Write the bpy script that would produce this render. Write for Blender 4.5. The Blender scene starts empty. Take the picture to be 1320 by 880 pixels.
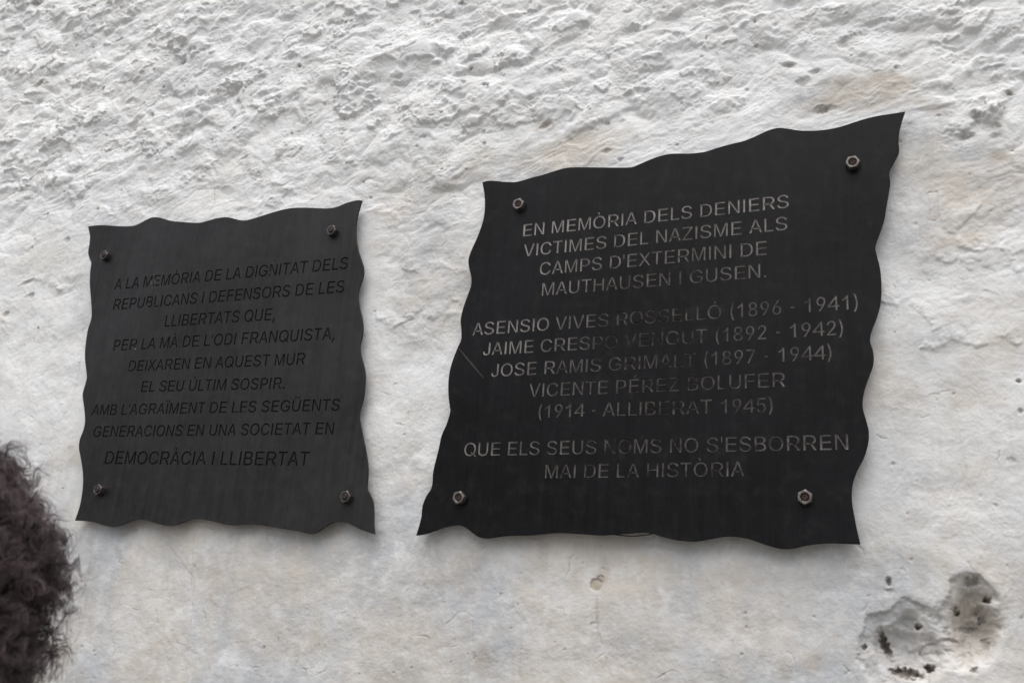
import bpy, bmesh, math, random
import mathutils.geometry
import numpy as np
from mathutils import Vector, Matrix
R = math.radians
rng = np.random.default_rng(7)
random.seed(7)
SC = bpy.context.scene
COL = SC.collection

# ------------------------------------------------------------------ camera
CAM_ROT = ((0.92111, 0.07304, -0.38238), (0.05403, 0.94875, 0.31136), (0.38553, -0.30746, 0.86997))
def make_camera():
    cd = bpy.data.cameras.new("camera")
    cam = bpy.data.objects.new("camera", cd)
    COL.objects.link(cam)
    m = Matrix.Identity(4)
    for k in range(3):                      # columns: camera right, up, back in world axes (wall plane is y = 0)
        a = CAM_ROT[k]
        v = Vector((a[0], -a[2], a[1]))
        for i in range(3):
            m[i][k] = v[i]
    m.translation = (0.0, -1.33, 1.6)
    cam.matrix_world = m
    cd.sensor_width = 36.0
    cd.lens = 1240.0 / 1320.0 * 36.0
    cd.clip_start = 0.02
    cd.clip_end = 500.0
    cd.dof.use_dof = True
    cd.dof.focus_distance = 1.45
    cd.dof.aperture_fstop = 9.5
    SC.camera = cam
make_camera()

# ------------------------------------------------------------------ light
SUN_DIR = Vector((0.02, -0.38, 0.925)).normalized()     # towards the bright part of the overcast sky
def make_light():
    w = bpy.data.worlds.new("World")
    SC.world = w
    w.use_nodes = True
    nt = w.node_tree
    nt.nodes.clear()
    out = nt.nodes.new("ShaderNodeOutputWorld")
    bg = nt.nodes.new("ShaderNodeBackground")
    sky = nt.nodes.new("ShaderNodeTexSky")
    sky.sky_type = 'NISHITA'
    sky.sun_disc = False
    sky.sun_elevation = math.asin(SUN_DIR.z)
    sky.sun_rotation = math.atan2(SUN_DIR.x, SUN_DIR.y)
    sky.dust_density = 4.0
    hs = nt.nodes.new("ShaderNodeHueSaturation")
    hs.inputs["Saturation"].default_value = 0.34
    bg.inputs["Strength"].default_value = 0.10
    nt.links.new(sky.outputs[0], hs.inputs["Color"])
    nt.links.new(hs.outputs[0], bg.inputs[0])
    nt.links.new(bg.outputs[0], out.inputs[0])
    ld = bpy.data.lights.new("sun", 'SUN')
    ld.energy = 1.5
    ld.angle = R(76)
    ld.color = (1.0, 0.975, 0.94)
    lo = bpy.data.objects.new("sun", ld)
    COL.objects.link(lo)
    lo.rotation_euler = SUN_DIR.to_track_quat('Z', 'Y').to_euler()
    lo.location = SUN_DIR * 8
    SC.view_settings.view_transform = 'Standard'
    SC.view_settings.look = 'None'
    SC.view_settings.gamma = 1.0
    SC.view_settings.use_curve_mapping = False
    SC.view_settings.exposure = 0.52
make_light()

# ------------------------------------------------------------------ measured data (metres on the wall plane: x, z)
LEFT_EDGES = [[(-1.5489, 2.3666), (-1.5134, 2.3658), (-1.4595, 2.3573), (-1.4233, 2.3545), (-1.4, 2.3618), (-1.384, 2.3671), (-1.3716, 2.3673), (-1.356, 2.3639), (-1.3295, 2.3547), (-1.2993, 2.3488), (-1.2697, 2.3438), (-1.2506, 2.3425), (-1.2325, 2.3451), (-1.2145, 2.3474), (-1.1913, 2.3466), (-1.172, 2.341), (-1.1551, 2.3359), (-1.1371, 2.3354), (-1.1093, 2.3402), (-1.0796, 2.3455), (-1.0498, 2.3484), (-1.0239, 2.3469), (-0.9936, 2.3425), (-0.968, 2.3387), (-0.9474, 2.3385), (-0.9277, 2.3439), (-0.9119, 2.3466), (-0.9017, 2.3469), (-0.8935, 2.3454)], [(-0.8935, 2.3454), (-0.896, 2.3335), (-0.8987, 2.3168), (-0.8987, 2.2942), (-0.8951, 2.2714), (-0.8877, 2.2484), (-0.8784, 2.2291), (-0.8719, 2.214), (-0.8703, 2.1994), (-0.873, 2.1852), (-0.8758, 2.1693), (-0.8744, 2.1567), (-0.869, 2.1387), (-0.8619, 2.1206), (-0.8575, 2.1029), (-0.8569, 2.0856), (-0.859, 2.072), (-0.8561, 2.0581), (-0.8501, 2.0442), (-0.8453, 2.0319), (-0.8413, 2.0176), (-0.8395, 1.9955), (-0.8398, 1.9777), (-0.843, 1.9601), (-0.8428, 1.9474), (-0.8373, 1.9313), (-0.8295, 1.9101), (-0.8219, 1.8893), (-0.8167, 1.8719), (-0.8136, 1.8549), (-0.8128, 1.838), (-0.8111, 1.8296), (-0.8047, 1.8212), (-0.7975, 1.8079), (-0.7944, 1.7914), (-0.7922, 1.7751), (-0.7884, 1.7601)], [(-0.7884, 1.7601), (-0.7993, 1.7625), (-0.8133, 1.7665), (-0.8254, 1.7711), (-0.838, 1.7759), (-0.8499, 1.7779), (-0.8617, 1.7777), (-0.873, 1.7742), (-0.8838, 1.7674), (-0.8947, 1.7604), (-0.9024, 1.7582), (-0.9146, 1.7586), (-0.9313, 1.7615), (-0.9564, 1.7645), (-0.9819, 1.7673), (-1.0077, 1.7702), (-1.0333, 1.7708), (-1.0618, 1.7687), (-1.0824, 1.7702), (-1.1101, 1.775), (-1.1377, 1.7782), (-1.1554, 1.7761), (-1.1722, 1.7697), (-1.1897, 1.7657), (-1.2083, 1.7657), (-1.2277, 1.7687), (-1.2479, 1.7733), (-1.2672, 1.7748), (-1.2855, 1.7713), (-1.3032, 1.7646), (-1.3217, 1.7605), (-1.3421, 1.7627), (-1.3684, 1.7679), (-1.3942, 1.77), (-1.4146, 1.7701)], [(-1.4146, 1.7701), (-1.411, 1.79), (-1.4104, 1.8091), (-1.4138, 1.8362), (-1.4208, 1.8595), (-1.4322, 1.8833), (-1.4427, 1.9033), (-1.4451, 1.9193), (-1.4417, 1.9354), (-1.4412, 1.9518), (-1.4478, 1.9723), (-1.4591, 1.9975), (-1.463, 2.01), (-1.4618, 2.0266), (-1.4617, 2.0414), (-1.4693, 2.0608), (-1.478, 2.0825), (-1.4831, 2.1064), (-1.4859, 2.1385), (-1.4834, 2.1584), (-1.4859, 2.1747), (-1.496, 2.204), (-1.5085, 2.238), (-1.5151, 2.2679), (-1.5167, 2.2827), (-1.525, 2.2941), (-1.5319, 2.3075), (-1.5335, 2.3248), (-1.5367, 2.3424), (-1.5432, 2.3561), (-1.5489, 2.3666)]]
RIGHT_EDGES = [[(-0.6578, 2.3505), (-0.6474, 2.3519), (-0.6315, 2.3494), (-0.6119, 2.3449), (-0.5927, 2.3431), (-0.5702, 2.3469), (-0.5479, 2.3501), (-0.526, 2.3544), (-0.5079, 2.3569), (-0.4859, 2.3551), (-0.4534, 2.3502), (-0.418, 2.345), (-0.3971, 2.3428), (-0.3868, 2.3458), (-0.3733, 2.3503), (-0.3591, 2.3546), (-0.345, 2.3572), (-0.3282, 2.3571), (-0.305, 2.3537), (-0.2819, 2.3533), (-0.2626, 2.3574), (-0.2401, 2.361), (-0.221, 2.3635), (-0.2021, 2.3697), (-0.1864, 2.3755), (-0.1725, 2.3777), (-0.1586, 2.3744), (-0.1405, 2.3683), (-0.1193, 2.3647), (-0.0986, 2.3639), (-0.0808, 2.366), (-0.0632, 2.3701), (-0.0457, 2.3736), (-0.0284, 2.3753), (-0.0113, 2.3756), (0.0051, 2.376)], [(0.0051, 2.376), (0.0008, 2.3633), (-0.0036, 2.3468), (-0.0057, 2.3301), (-0.0056, 2.315), (-0.0089, 2.3053), (-0.0149, 2.2944), (-0.0195, 2.2866), (-0.0202, 2.2784), (-0.0196, 2.2666), (-0.0218, 2.2522), (-0.0262, 2.2297), (-0.0297, 2.2106), (-0.036, 2.192), (-0.0416, 2.1765), (-0.0431, 2.1672), (-0.0404, 2.151), (-0.0383, 2.1382), (-0.0375, 2.1226), (-0.0377, 2.1101), (-0.0384, 2.0978), (-0.0406, 2.0826), (-0.0462, 2.0647), (-0.0522, 2.05), (-0.055, 2.0381), (-0.0547, 2.0306), (-0.0524, 2.0215), (-0.0515, 2.011), (-0.0533, 1.9978), (-0.0593, 1.9819), (-0.0652, 1.9646), (-0.0678, 1.9502), (-0.0675, 1.9388), (-0.0641, 1.9242), (-0.0616, 1.9093), (-0.0632, 1.893), (-0.069, 1.8745), (-0.0774, 1.8588), (-0.0832, 1.8431), (-0.0855, 1.8276), (-0.0851, 1.812), (-0.0826, 1.7942), (-0.0802, 1.779), (-0.0771, 1.7636)], [(-0.0771, 1.7636), (-0.0928, 1.7639), (-0.1122, 1.7641), (-0.1294, 1.7627), (-0.1442, 1.7602), (-0.1568, 1.7568), (-0.1669, 1.7553), (-0.177, 1.7555), (-0.1897, 1.7585), (-0.2051, 1.7633), (-0.2181, 1.7673), (-0.2311, 1.7692), (-0.2444, 1.7695), (-0.2577, 1.7677), (-0.2711, 1.7647), (-0.2872, 1.7619), (-0.3064, 1.7623), (-0.323, 1.7646), (-0.337, 1.768), (-0.3483, 1.7712), (-0.3629, 1.772), (-0.3832, 1.7702), (-0.4038, 1.7684), (-0.4211, 1.7669), (-0.4496, 1.7679), (-0.4818, 1.7689), (-0.5037, 1.7674), (-0.5293, 1.7644), (-0.5516, 1.7635), (-0.5704, 1.7621), (-0.5855, 1.7597), (-0.5987, 1.7582), (-0.6105, 1.7601), (-0.6208, 1.7658), (-0.6313, 1.7725), (-0.6416, 1.7762), (-0.6535, 1.7764), (-0.6693, 1.7729), (-0.6885, 1.766), (-0.7043, 1.7615), (-0.7151, 1.76)], [(-0.7151, 1.76), (-0.7118, 1.7738), (-0.7094, 1.7883), (-0.7093, 1.8047), (-0.7047, 1.8194), (-0.6977, 1.8305), (-0.6961, 1.8415), (-0.6969, 1.8526), (-0.6956, 1.8674), (-0.691, 1.8937), (-0.6884, 1.9144), (-0.6818, 1.9314), (-0.6775, 1.9505), (-0.6781, 1.9581), (-0.682, 1.9738), (-0.6853, 1.9973), (-0.6848, 2.021), (-0.6805, 2.0406), (-0.674, 2.0604), (-0.6699, 2.072), (-0.6716, 2.0898), (-0.6742, 2.1045), (-0.6722, 2.1225), (-0.6666, 2.144), (-0.6615, 2.1622), (-0.6619, 2.1772), (-0.6662, 2.1904), (-0.6698, 2.204), (-0.6697, 2.2152), (-0.6653, 2.23), (-0.6581, 2.2484), (-0.6517, 2.2707), (-0.6492, 2.286), (-0.649, 2.3053), (-0.6516, 2.3252), (-0.6549, 2.3394), (-0.6578, 2.3505)]]
LEFT_LINES = [('A LA MEMÒRIA DE LA DIGNITAT DELS', -1.44, 2.2185, -0.9042, 2.2148, 0.0225), ('REPUBLICANS I DEFENSORS DE LES', -1.4311, 2.1757, -0.9053, 2.171, 0.0224), ('LLIBERTATS QUE,', -1.2933, 2.1324, -1.0424, 2.1294, 0.0226), ("PER LA MÀ DE L'ODI FRANQUISTA,", -1.4089, 2.0914, -0.9112, 2.0858, 0.0217), ('DEIXAREN EN AQUEST MUR', -1.3603, 2.0484, -0.9648, 2.0435, 0.0209), ('EL SEU ÚLTIM SOSPIR.', -1.3192, 2.0071, -0.9989, 2.0014, 0.0205), ("AMB L'AGRAÏMENT DE LES SEGÜENTS", -1.4294, 1.9657, -0.8825, 1.9598, 0.0201), ('GENERACIONS EN UNA SOCIETAT EN', -1.4139, 1.9239, -0.8883, 1.92, 0.0203), ('DEMOCRÀCIA I LLIBERTAT', -1.3718, 1.8731, -0.9285, 1.8679, 0.0235)]
RIGHT_LINES = [('EN MEMÒRIA DELS DENIERS', -0.5755, 2.242, -0.1578, 2.2442, 0.0213), ('VICTIMES DEL NAZISME ALS', -0.5722, 2.2062, -0.1605, 2.2092, 0.0215), ("CAMPS D'EXTERMINI DE", -0.5419, 2.1716, -0.19, 2.173, 0.0217), ('MAUTHAUSEN I GUSEN.', -0.5357, 2.1362, -0.1906, 2.1382, 0.0214), ('ASENSIO VIVES ROSSELLÓ (1896 - 1941)', -0.6507, 2.0772, -0.0688, 2.0812, 0.0212), ('JAIME CRESPO VENGUT (1892 - 1942)', -0.6288, 2.0427, -0.0892, 2.0453, 0.0209), ('JOSE RAMIS GRIMALT (1897 - 1944)', -0.6115, 2.0068, -0.1051, 2.0111, 0.0208), ('VICENTE PÉREZ BOLUFER', -0.5456, 1.9724, -0.1663, 1.9746, 0.0208), ('(1914 - ALLIBERAT 1945)', -0.5276, 1.9394, -0.1839, 1.9394, 0.0205), ("QUE ELS SEUS NOMS NO S'ESBORREN", -0.6464, 1.882, -0.0876, 1.8859, 0.0208), ('MAI DE LA HISTÒRIA', -0.5111, 1.8479, -0.2219, 1.851, 0.0201)]
LEFT_NUTS = [(-1.4773, 2.2921), (-0.9436, 2.2887), (-1.3664, 1.8245), (-0.8447, 1.8162)]
RIGHT_NUTS = [(-0.5848, 2.2972), (-0.0678, 2.301), (-0.6452, 1.8166), (-0.143, 1.8214)]
PITS = [(-1.9156, 3.0086, 0.01808, 0.01052, 3, 0.8, 0.5), (-1.7836, 2.9701, 0.01369, 0.01023, -7, 0.6, 0.1), (-1.8341, 2.7684, 0.01919, 0.00803, 28, 0.9, 0.8), (-1.6264, 2.7188, 0.00551, 0.00769, -47, 1, 0.8), (-1.4038, 2.7437, 0.01061, 0.00648, 23, 0.9, 0.7), (-1.4297, 2.7837, 0.03576, 0.01497, 1, 0.5, 0.05), (-1.2761, 2.6414, 0.05777, 0.02668, 5, 0.5, 0.1), (-1.4296, 2.6646, 0.03864, 0.01103, 3, 0.6, 0.05), (-1.4623, 2.6251, 0.00878, 0.00552, -42, 0.9, 0.6), (-1.5173, 2.589, 0.00388, 0.00407, -7, 1.2, 0.9), (-1.56, 2.5618, 0.02482, 0.01855, 3, 0.4, 0.05), (-1.4418, 2.5406, 0.0311, 0.01266, -12, 0.4, 0.05), (-1.6825, 2.9178, 0.04197, 0.00998, 18, 0.5, 0.05), (-1.604, 2.8842, 0.03745, 0.01372, 3, 0.4, 0.0), (-1.0975, 2.6756, 0.0066, 0.00518, -7, 1, 0.8), (-1.0279, 2.6959, 0.0261, 0.01366, 18, 0.5, 0.05), (-1.1269, 2.7065, 0.015, 0.00872, -7, 0.6, 0.1), (-0.8491, 2.7487, 0.01427, 0.0083, -7, 0.7, 0.1), (-0.9446, 2.7572, 0.01296, 0.00848, 8, 0.6, 0.1), (-1.1614, 2.6159, 0.03309, 0.01732, 3, 0.45, 0.05), (-0.9816, 2.624, 0.01597, 0.01003, -17, 0.6, 0.05), (-0.7142, 2.6056, 0.01803, 0.00787, -2, 0.8, 0.1), (-0.7082, 2.5915, 0.00599, 0.00392, 13, 1.2, 1), (-0.7112, 2.4635, 0.00659, 0.00766, -7, 0.9, 0.1), (-0.6761, 2.458, 0.0058, 0.00759, -7, 0.9, 0.1), (-0.6711, 2.4358, 0.00433, 0.00453, -7, 0.9, 0.4), (-0.75, 2.4837, 0.00741, 0.00388, -22, 0.9, 0.3), (-0.8126, 2.5502, 0.00913, 0.00637, -7, 0.6, 0.05), (-0.8348, 2.5198, 0.01064, 0.00477, -17, 0.6, 0.1), (-0.967, 2.5837, 0.00395, 0.00579, -7, 1, 0.2), (-1.0235, 2.5764, 0.00399, 0.00502, -7, 1, 0.3), (-0.7203, 2.5246, 0.00593, 0.00621, -7, 0.7, 0.5), (-0.5464, 2.5548, 0.02437, 0.0135, -19, 0.5, 0.15), (-0.4546, 2.565, 0.00984, 0.01177, -7, 0.6, 0.05), (-0.4183, 2.6115, 0.0239, 0.01324, 1, 0.5, 0.05), (-0.351, 2.5883, 0.03306, 0.01298, -15, 0.45, 0.05), (-0.4224, 2.5755, 0.02796, 0.0117, 3, 0.45, 0.05), (-0.2856, 2.5017, 0.01999, 0.01116, -32, 0.55, 0.25), (-0.2851, 2.5703, 0.00176, 0.00566, -7, 1.5, 1), (-0.3875, 2.4882, 0.0109, 0.00999, -7, 0.6, 0.1), (-0.3819, 2.5211, 0.03288, 0.01721, 3, 0.35, 0.0), (-0.5893, 2.5099, 0.00862, 0.00601, -7, 0.7, 0.3), (-0.557, 2.4559, 0.01552, 0.00886, 18, 0.7, 0.5), (-0.4468, 2.3893, 0.01085, 0.0071, 8, 0.6, 0.4), (-0.4224, 2.3702, 0.00806, 0.00562, 3, 0.7, 0.7), (-0.2588, 2.5796, 0.0242, 0.00985, 5, 0.5, 0.05), (-0.3311, 2.3834, 0.00461, 0.00413, -7, 0.8, 0.1), (-0.059, 2.5225, 0.03283, 0.01454, 15, 0.5, 0.15), (-0.027, 2.5463, 0.02265, 0.0079, 5, 0.6, 0.0), (0.0742, 2.5354, 0.01466, 0.0064, -2, 0.7, 0.2), (-0.1577, 2.4961, 0.01289, 0.00607, -7, 0.8, 0.5), (0.1246, 2.4396, 0.01652, 0.00617, 5, 0.7, 0.5), (0.141, 2.3961, 0.00814, 0.00548, -22, 0.9, 1.0), (-0.107, 2.4091, 0.01998, 0.00915, 1, 0.6, 0.9), (-0.1363, 2.4616, 0.01527, 0.01065, 3, 0.4, 0.6), (-0.1188, 2.479, 0.01017, 0.00665, 8, 0.6, 0.8), (-0.0045, 2.4642, 0.00369, 0.0045, -7, 0.9, 0.7), (0.0957, 2.3651, 0.01053, 0.00857, -7, 0.6, 0.7), (0.1237, 2.347, 0.00809, 0.00484, -37, 0.7, 0.7), (0.0818, 2.3351, 0.01516, 0.00855, 3, 0.6, 0.8), (0.1178, 2.332, 0.00807, 0.00604, -7, 0.6, 0.6), (0.0491, 2.3741, 0.00475, 0.00311, -7, 0.8, 0.4), (0.1193, 1.9755, 0.0036, 0.00399, 0, 1.4, 1), (0.118, 1.9368, 0.00419, 0.00439, 0, 1, 0.6), (-0.0347, 1.8701, 0.00324, 0.0034, 0, 0.8, 0.4), (-0.0069, 1.8478, 0.00256, 0.00201, 0, 0.9, 0.4), (0.1025, 1.8724, 0.00829, 0.00543, 0, 0.5, 0.2), (-1.6217, 2.3513, 0.01042, 0.00909, 8, 0.6, 0.4), (-1.706, 2.264, 0.02439, 0.00729, 13, 0.7, 0.4), (-1.6891, 2.2314, 0.01037, 0.01085, -7, 0.6, 0.4), (-1.6469, 2.1586, 0.00339, 0.00355, 0, 1.2, 0.9), (-1.7518, 2.1962, 0.0087, 0.00728, 20, 0.8, 0.5), (-1.5552, 2.4151, 0.0052, 0.00471, -7, 1.2, 0.9), (-0.5768, 1.6791, 0.00424, 0.00571, -20, 0.5, 0.3), (-0.9785, 1.5792, 0.00264, 0.00414, 0, 0.8, 0.6), (-0.9531, 1.595, 0.00131, 0.0055, -8, 0.9, 0.8), (-0.8001, 1.554, 0.0025, 0.0021, 0, 0.9, 0.8), (-0.5561, 1.6346, 0.00358, 0.00175, 5, 0.9, 0.7), (-0.7115, 1.5694, 0.00245, 0.00231, 0, 0.9, 0.8), (-0.5477, 1.6674, 0.0018, 0.00188, 0, 1, 0.8), (-0.0461, 1.7198, 0.00523, 0.00711, -12, 1.6, 1), (-0.0466, 1.7075, 0.0073, 0.00655, 0, 0.5, 0.5), (-0.0299, 1.7348, 0.00522, 0.00437, -30, 0.3, 0.0)]
BOWLS = [(-0.0307, 1.6442, 0.05306, 0.04913, 20, 0.024), (-0.0301, 1.6388, 0.03464, 0.03626, 0, 0.016), (0.0447, 1.676, 0.04416, 0.05673, -15, 0.03), (0.0496, 1.6727, 0.03004, 0.03773, 0, 0.018), (0.0166, 1.6356, 0.03408, 0.01889, 0, 0.004)]
SLITS = [(-0.0556, 1.6463, 0.00473, 0.01616, 18, 0.013, 1), (-0.0314, 1.6116, 0.01923, 0.00583, -6, 0.014, 1), (-0.0041, 1.6199, 0.00503, 0.00473, 0, 0.014, 1), (-0.0154, 1.668, 0.00409, 0.00321, -35, 0.008, 0.9), (0.0645, 1.7042, 0.00362, 0.00484, 0, 0.012, 1), (0.0294, 1.6897, 0.00466, 0.0053, 0, 0.01, 0.8), (0.0578, 1.6813, 0.0055, 0.00838, -20, 0.007, 0.6), (0.048, 1.7256, 0.00914, 0.00532, 10, 0.006, 0.6), (0.04, 1.6685, 0.01405, 0.0042, 8, 0.006, 0.5), (0.0591, 1.6527, 0.00596, 0.00727, 0, 0.006, 0.5), (-0.0785, 1.6402, 0.00311, 0.00325, 0, 0.006, 0.5), (0.0444, 1.6208, 0.00396, 0.00362, 0, 0.005, 0.5), (0.0552, 1.6929, 0.00502, 0.00526, 0, 0.005, 0.4)]
ROUGH_EDGE = [(-2.7802, 2.6503), (-1.8387, 2.4109), (-1.5695, 2.4204), (-1.2014, 2.3866), (-0.9673, 2.3583), (-0.8122, 2.2827), (-0.6717, 2.3772), (-0.533, 2.4313), (-0.3843, 2.3871), (-0.2243, 2.4041), (-0.0864, 2.4283), (0.0206, 2.4161), (0.0856, 2.3173), (0.1571, 2.2536), (0.377, 2.1557)]
CREAM = [(-0.5238, 2.3933, 0.1314, 0.04633, 5, 0.9), (0.015, 2.3091, 0.07089, 0.07421, -7, 0.9), (0.0872, 2.2687, 0.08601, 0.07203, -27, 0.8), (-0.0534, 2.4292, 0.11126, 0.03882, -2, 0.7), (-0.7804, 2.3387, 0.08724, 0.0761, -7, 0.6), (-0.7394, 2.1749, 0.09779, 0.11698, -7, 0.6), (0.0288, 2.1929, 0.08596, 0.05399, -7, 0.55), (-0.6731, 2.3923, 0.0573, 0.04498, -7, 0.55), (0.0223, 1.9921, 0.07665, 0.06877, 0, 0.45), (-0.0103, 1.8179, 0.06358, 0.06655, 0, 0.45), (0.0518, 1.8089, 0.07256, 0.09765, 0, 0.4), (-1.3169, 2.4817, 0.18375, 0.04371, 3, 0.22), (-1.6722, 2.3209, 0.10476, 0.05483, 3, 0.3), (-0.3526, 1.7387, 0.1383, 0.04222, 0, 0.45), (-0.5239, 1.7056, 0.10807, 0.05656, 0, 0.35), (-0.6075, 1.6744, 0.08542, 0.06386, 0, 0.4), (-0.6903, 1.7277, 0.04417, 0.05284, 0, 0.35), (-0.6761, 1.5991, 0.04892, 0.03841, 0, 0.35), (-1.1579, 1.6107, 0.15251, 0.10159, 0, 0.22), (-1.0173, 1.7046, 0.10917, 0.05713, 0, 0.15), (-0.3719, 1.6546, 0.1023, 0.07139, 0, 0.25), (-0.1372, 1.6677, 0.09558, 0.0667, 0, 0.25), (-0.7617, 1.8712, 0.03309, 0.12471, 0, 0.3), (0.0213, 1.7414, 0.0926, 0.04308, 10, 0.5), (-0.0339, 1.9094, 0.04367, 0.07999, 0, 0.35)]
STAINS = [(-0.432, 1.7007, 0.00935, 0.00918, 35, 1.0), (-0.4267, 1.7094, 0.00526, 0.00612, 0, 1.0), (-0.4235, 1.7149, 0.01053, 0.02449, -5, 0.55), (-0.5969, 1.5851, 0.0179, 0.02997, 4, 0.5), (-0.1403, 1.6174, 0.0147, 0.01648, 0, 0.55), (-0.4279, 1.6619, 0.00347, 0.03392, 4, 0.4), (-0.1382, 1.625, 0.02523, 0.0099, 0, 0.3), (0.032, 2.2149, 0.00748, 0.00361, -7, 0.6), (-0.1023, 2.4177, 0.03248, 0.01569, 3, 0.5), (-0.0099, 2.4412, 0.0343, 0.01795, -22, 0.5), (0.0349, 2.3943, 0.03593, 0.01253, -37, 0.45), (-0.0746, 2.4531, 0.01999, 0.01046, -7, 0.35), (-0.4979, 2.4186, 0.01105, 0.00723, -7, 0.3), (-0.5628, 2.4584, 0.01979, 0.00888, 13, 0.4), (-0.6878, 1.7048, 0.02761, 0.07882, 8, 0.28), (-0.6365, 1.7124, 0.0372, 0.05841, 0, 0.35), (-0.5146, 1.7445, 0.01087, 0.03161, 0, 0.35), (-0.3412, 1.7233, 0.04579, 0.02157, -10, 0.3), (-0.256, 1.7162, 0.06687, 0.01633, 0, 0.25), (0.1231, 2.2997, 0.02286, 0.01197, 13, 0.5), (-0.8648, 2.3261, 0.03845, 0.00464, -11, 0.35), (-0.8467, 2.3089, 0.03524, 0.00461, -13, 0.3), (-1.2937, 1.7622, 0.03238, 0.01078, 25, 0.5), (-1.0745, 1.7537, 0.00698, 0.00585, 0, 0.5), (-0.8764, 1.7645, 0.02667, 0.01256, 20, 0.4), (0.0667, 2.1773, 0.0384, 0.01182, 3, 0.5), (0.0696, 2.0759, 0.04406, 0.01614, 15, 0.2), (-0.0601, 1.9738, 0.02235, 0.04679, 0, 0.35), (-0.0481, 2.0281, 0.01805, 0.01653, 0, 0.3)]
CRACKS = [[(-1.358, 2.6042), (-1.336, 2.55), (-1.3204, 2.5156), (-1.2926, 2.487), (-1.2741, 2.4637), (-1.256, 2.4236), (-1.2475, 2.3922), (-1.2573, 2.3666)], [(-0.6421, 1.6528), (-0.6306, 1.6512), (-0.615, 1.6465)], [(-0.642, 1.6517), (-0.6487, 1.6424), (-0.6582, 1.6353)], [(-0.8689, 1.5773), (-0.8715, 1.5668), (-0.8812, 1.557), (-0.8948, 1.5526)], [(-0.4305, 1.6933), (-0.4315, 1.6669), (-0.4255, 1.6361), (-0.4192, 1.6211)], [(0.0272, 2.2525), (0.0284, 2.2379), (0.0284, 2.2213), (0.0269, 2.2119)], [(0.0272, 2.2525), (0.0313, 2.2556), (0.0402, 2.2545), (0.0402, 2.2365), (0.0399, 2.2152)], [(0.0269, 2.2119), (0.0347, 2.2099), (0.0399, 2.214)], [(-1.2057, 1.7307), (-1.1407, 1.681), (-1.132, 1.6122), (-1.1295, 1.5571)], [(-1.1563, 1.7518), (-1.143, 1.6618)], [(-0.617, 1.6409), (-0.6107, 1.5873)]]
RIDGES = [[(0.0101, 2.0283), (0.025, 2.022), (0.0438, 2.0383), (0.0602, 2.033), (0.0772, 2.0257), (0.0921, 2.0291), (0.1081, 2.0378), (0.1223, 2.0242)], [(-0.0402, 2.0996), (-0.0158, 2.0899), (0.0054, 2.0838), (0.0182, 2.0707), (0.0247, 2.0515)], [(0.1132, 2.1669), (0.1253, 2.1432), (0.1303, 2.1261)], [(0.0614, 2.1686), (0.0866, 2.1616), (0.1083, 2.1639)], [(-0.804, 2.216), (-0.7647, 2.2025), (-0.7289, 2.2135), (-0.6838, 2.1982)], [(-0.8459, 2.1266), (-0.8059, 2.11), (-0.7635, 2.128), (-0.733, 2.1163)], [(-1.7233, 2.269), (-1.683, 2.2691), (-1.6481, 2.2558), (-1.605, 2.2419)]]
WIRE = [(-0.4165, 1.7708), (-0.3983, 1.7685), (-0.3847, 1.7674), (-0.3736, 1.7674), (-0.3603, 1.7691), (-0.3483, 1.7714), (-0.3385, 1.7752)]
SCRATCH = [(-0.6747, 2.0592), (-0.6592, 2.0414), (-0.6411, 2.0226), (-0.6233, 2.004)]

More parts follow.
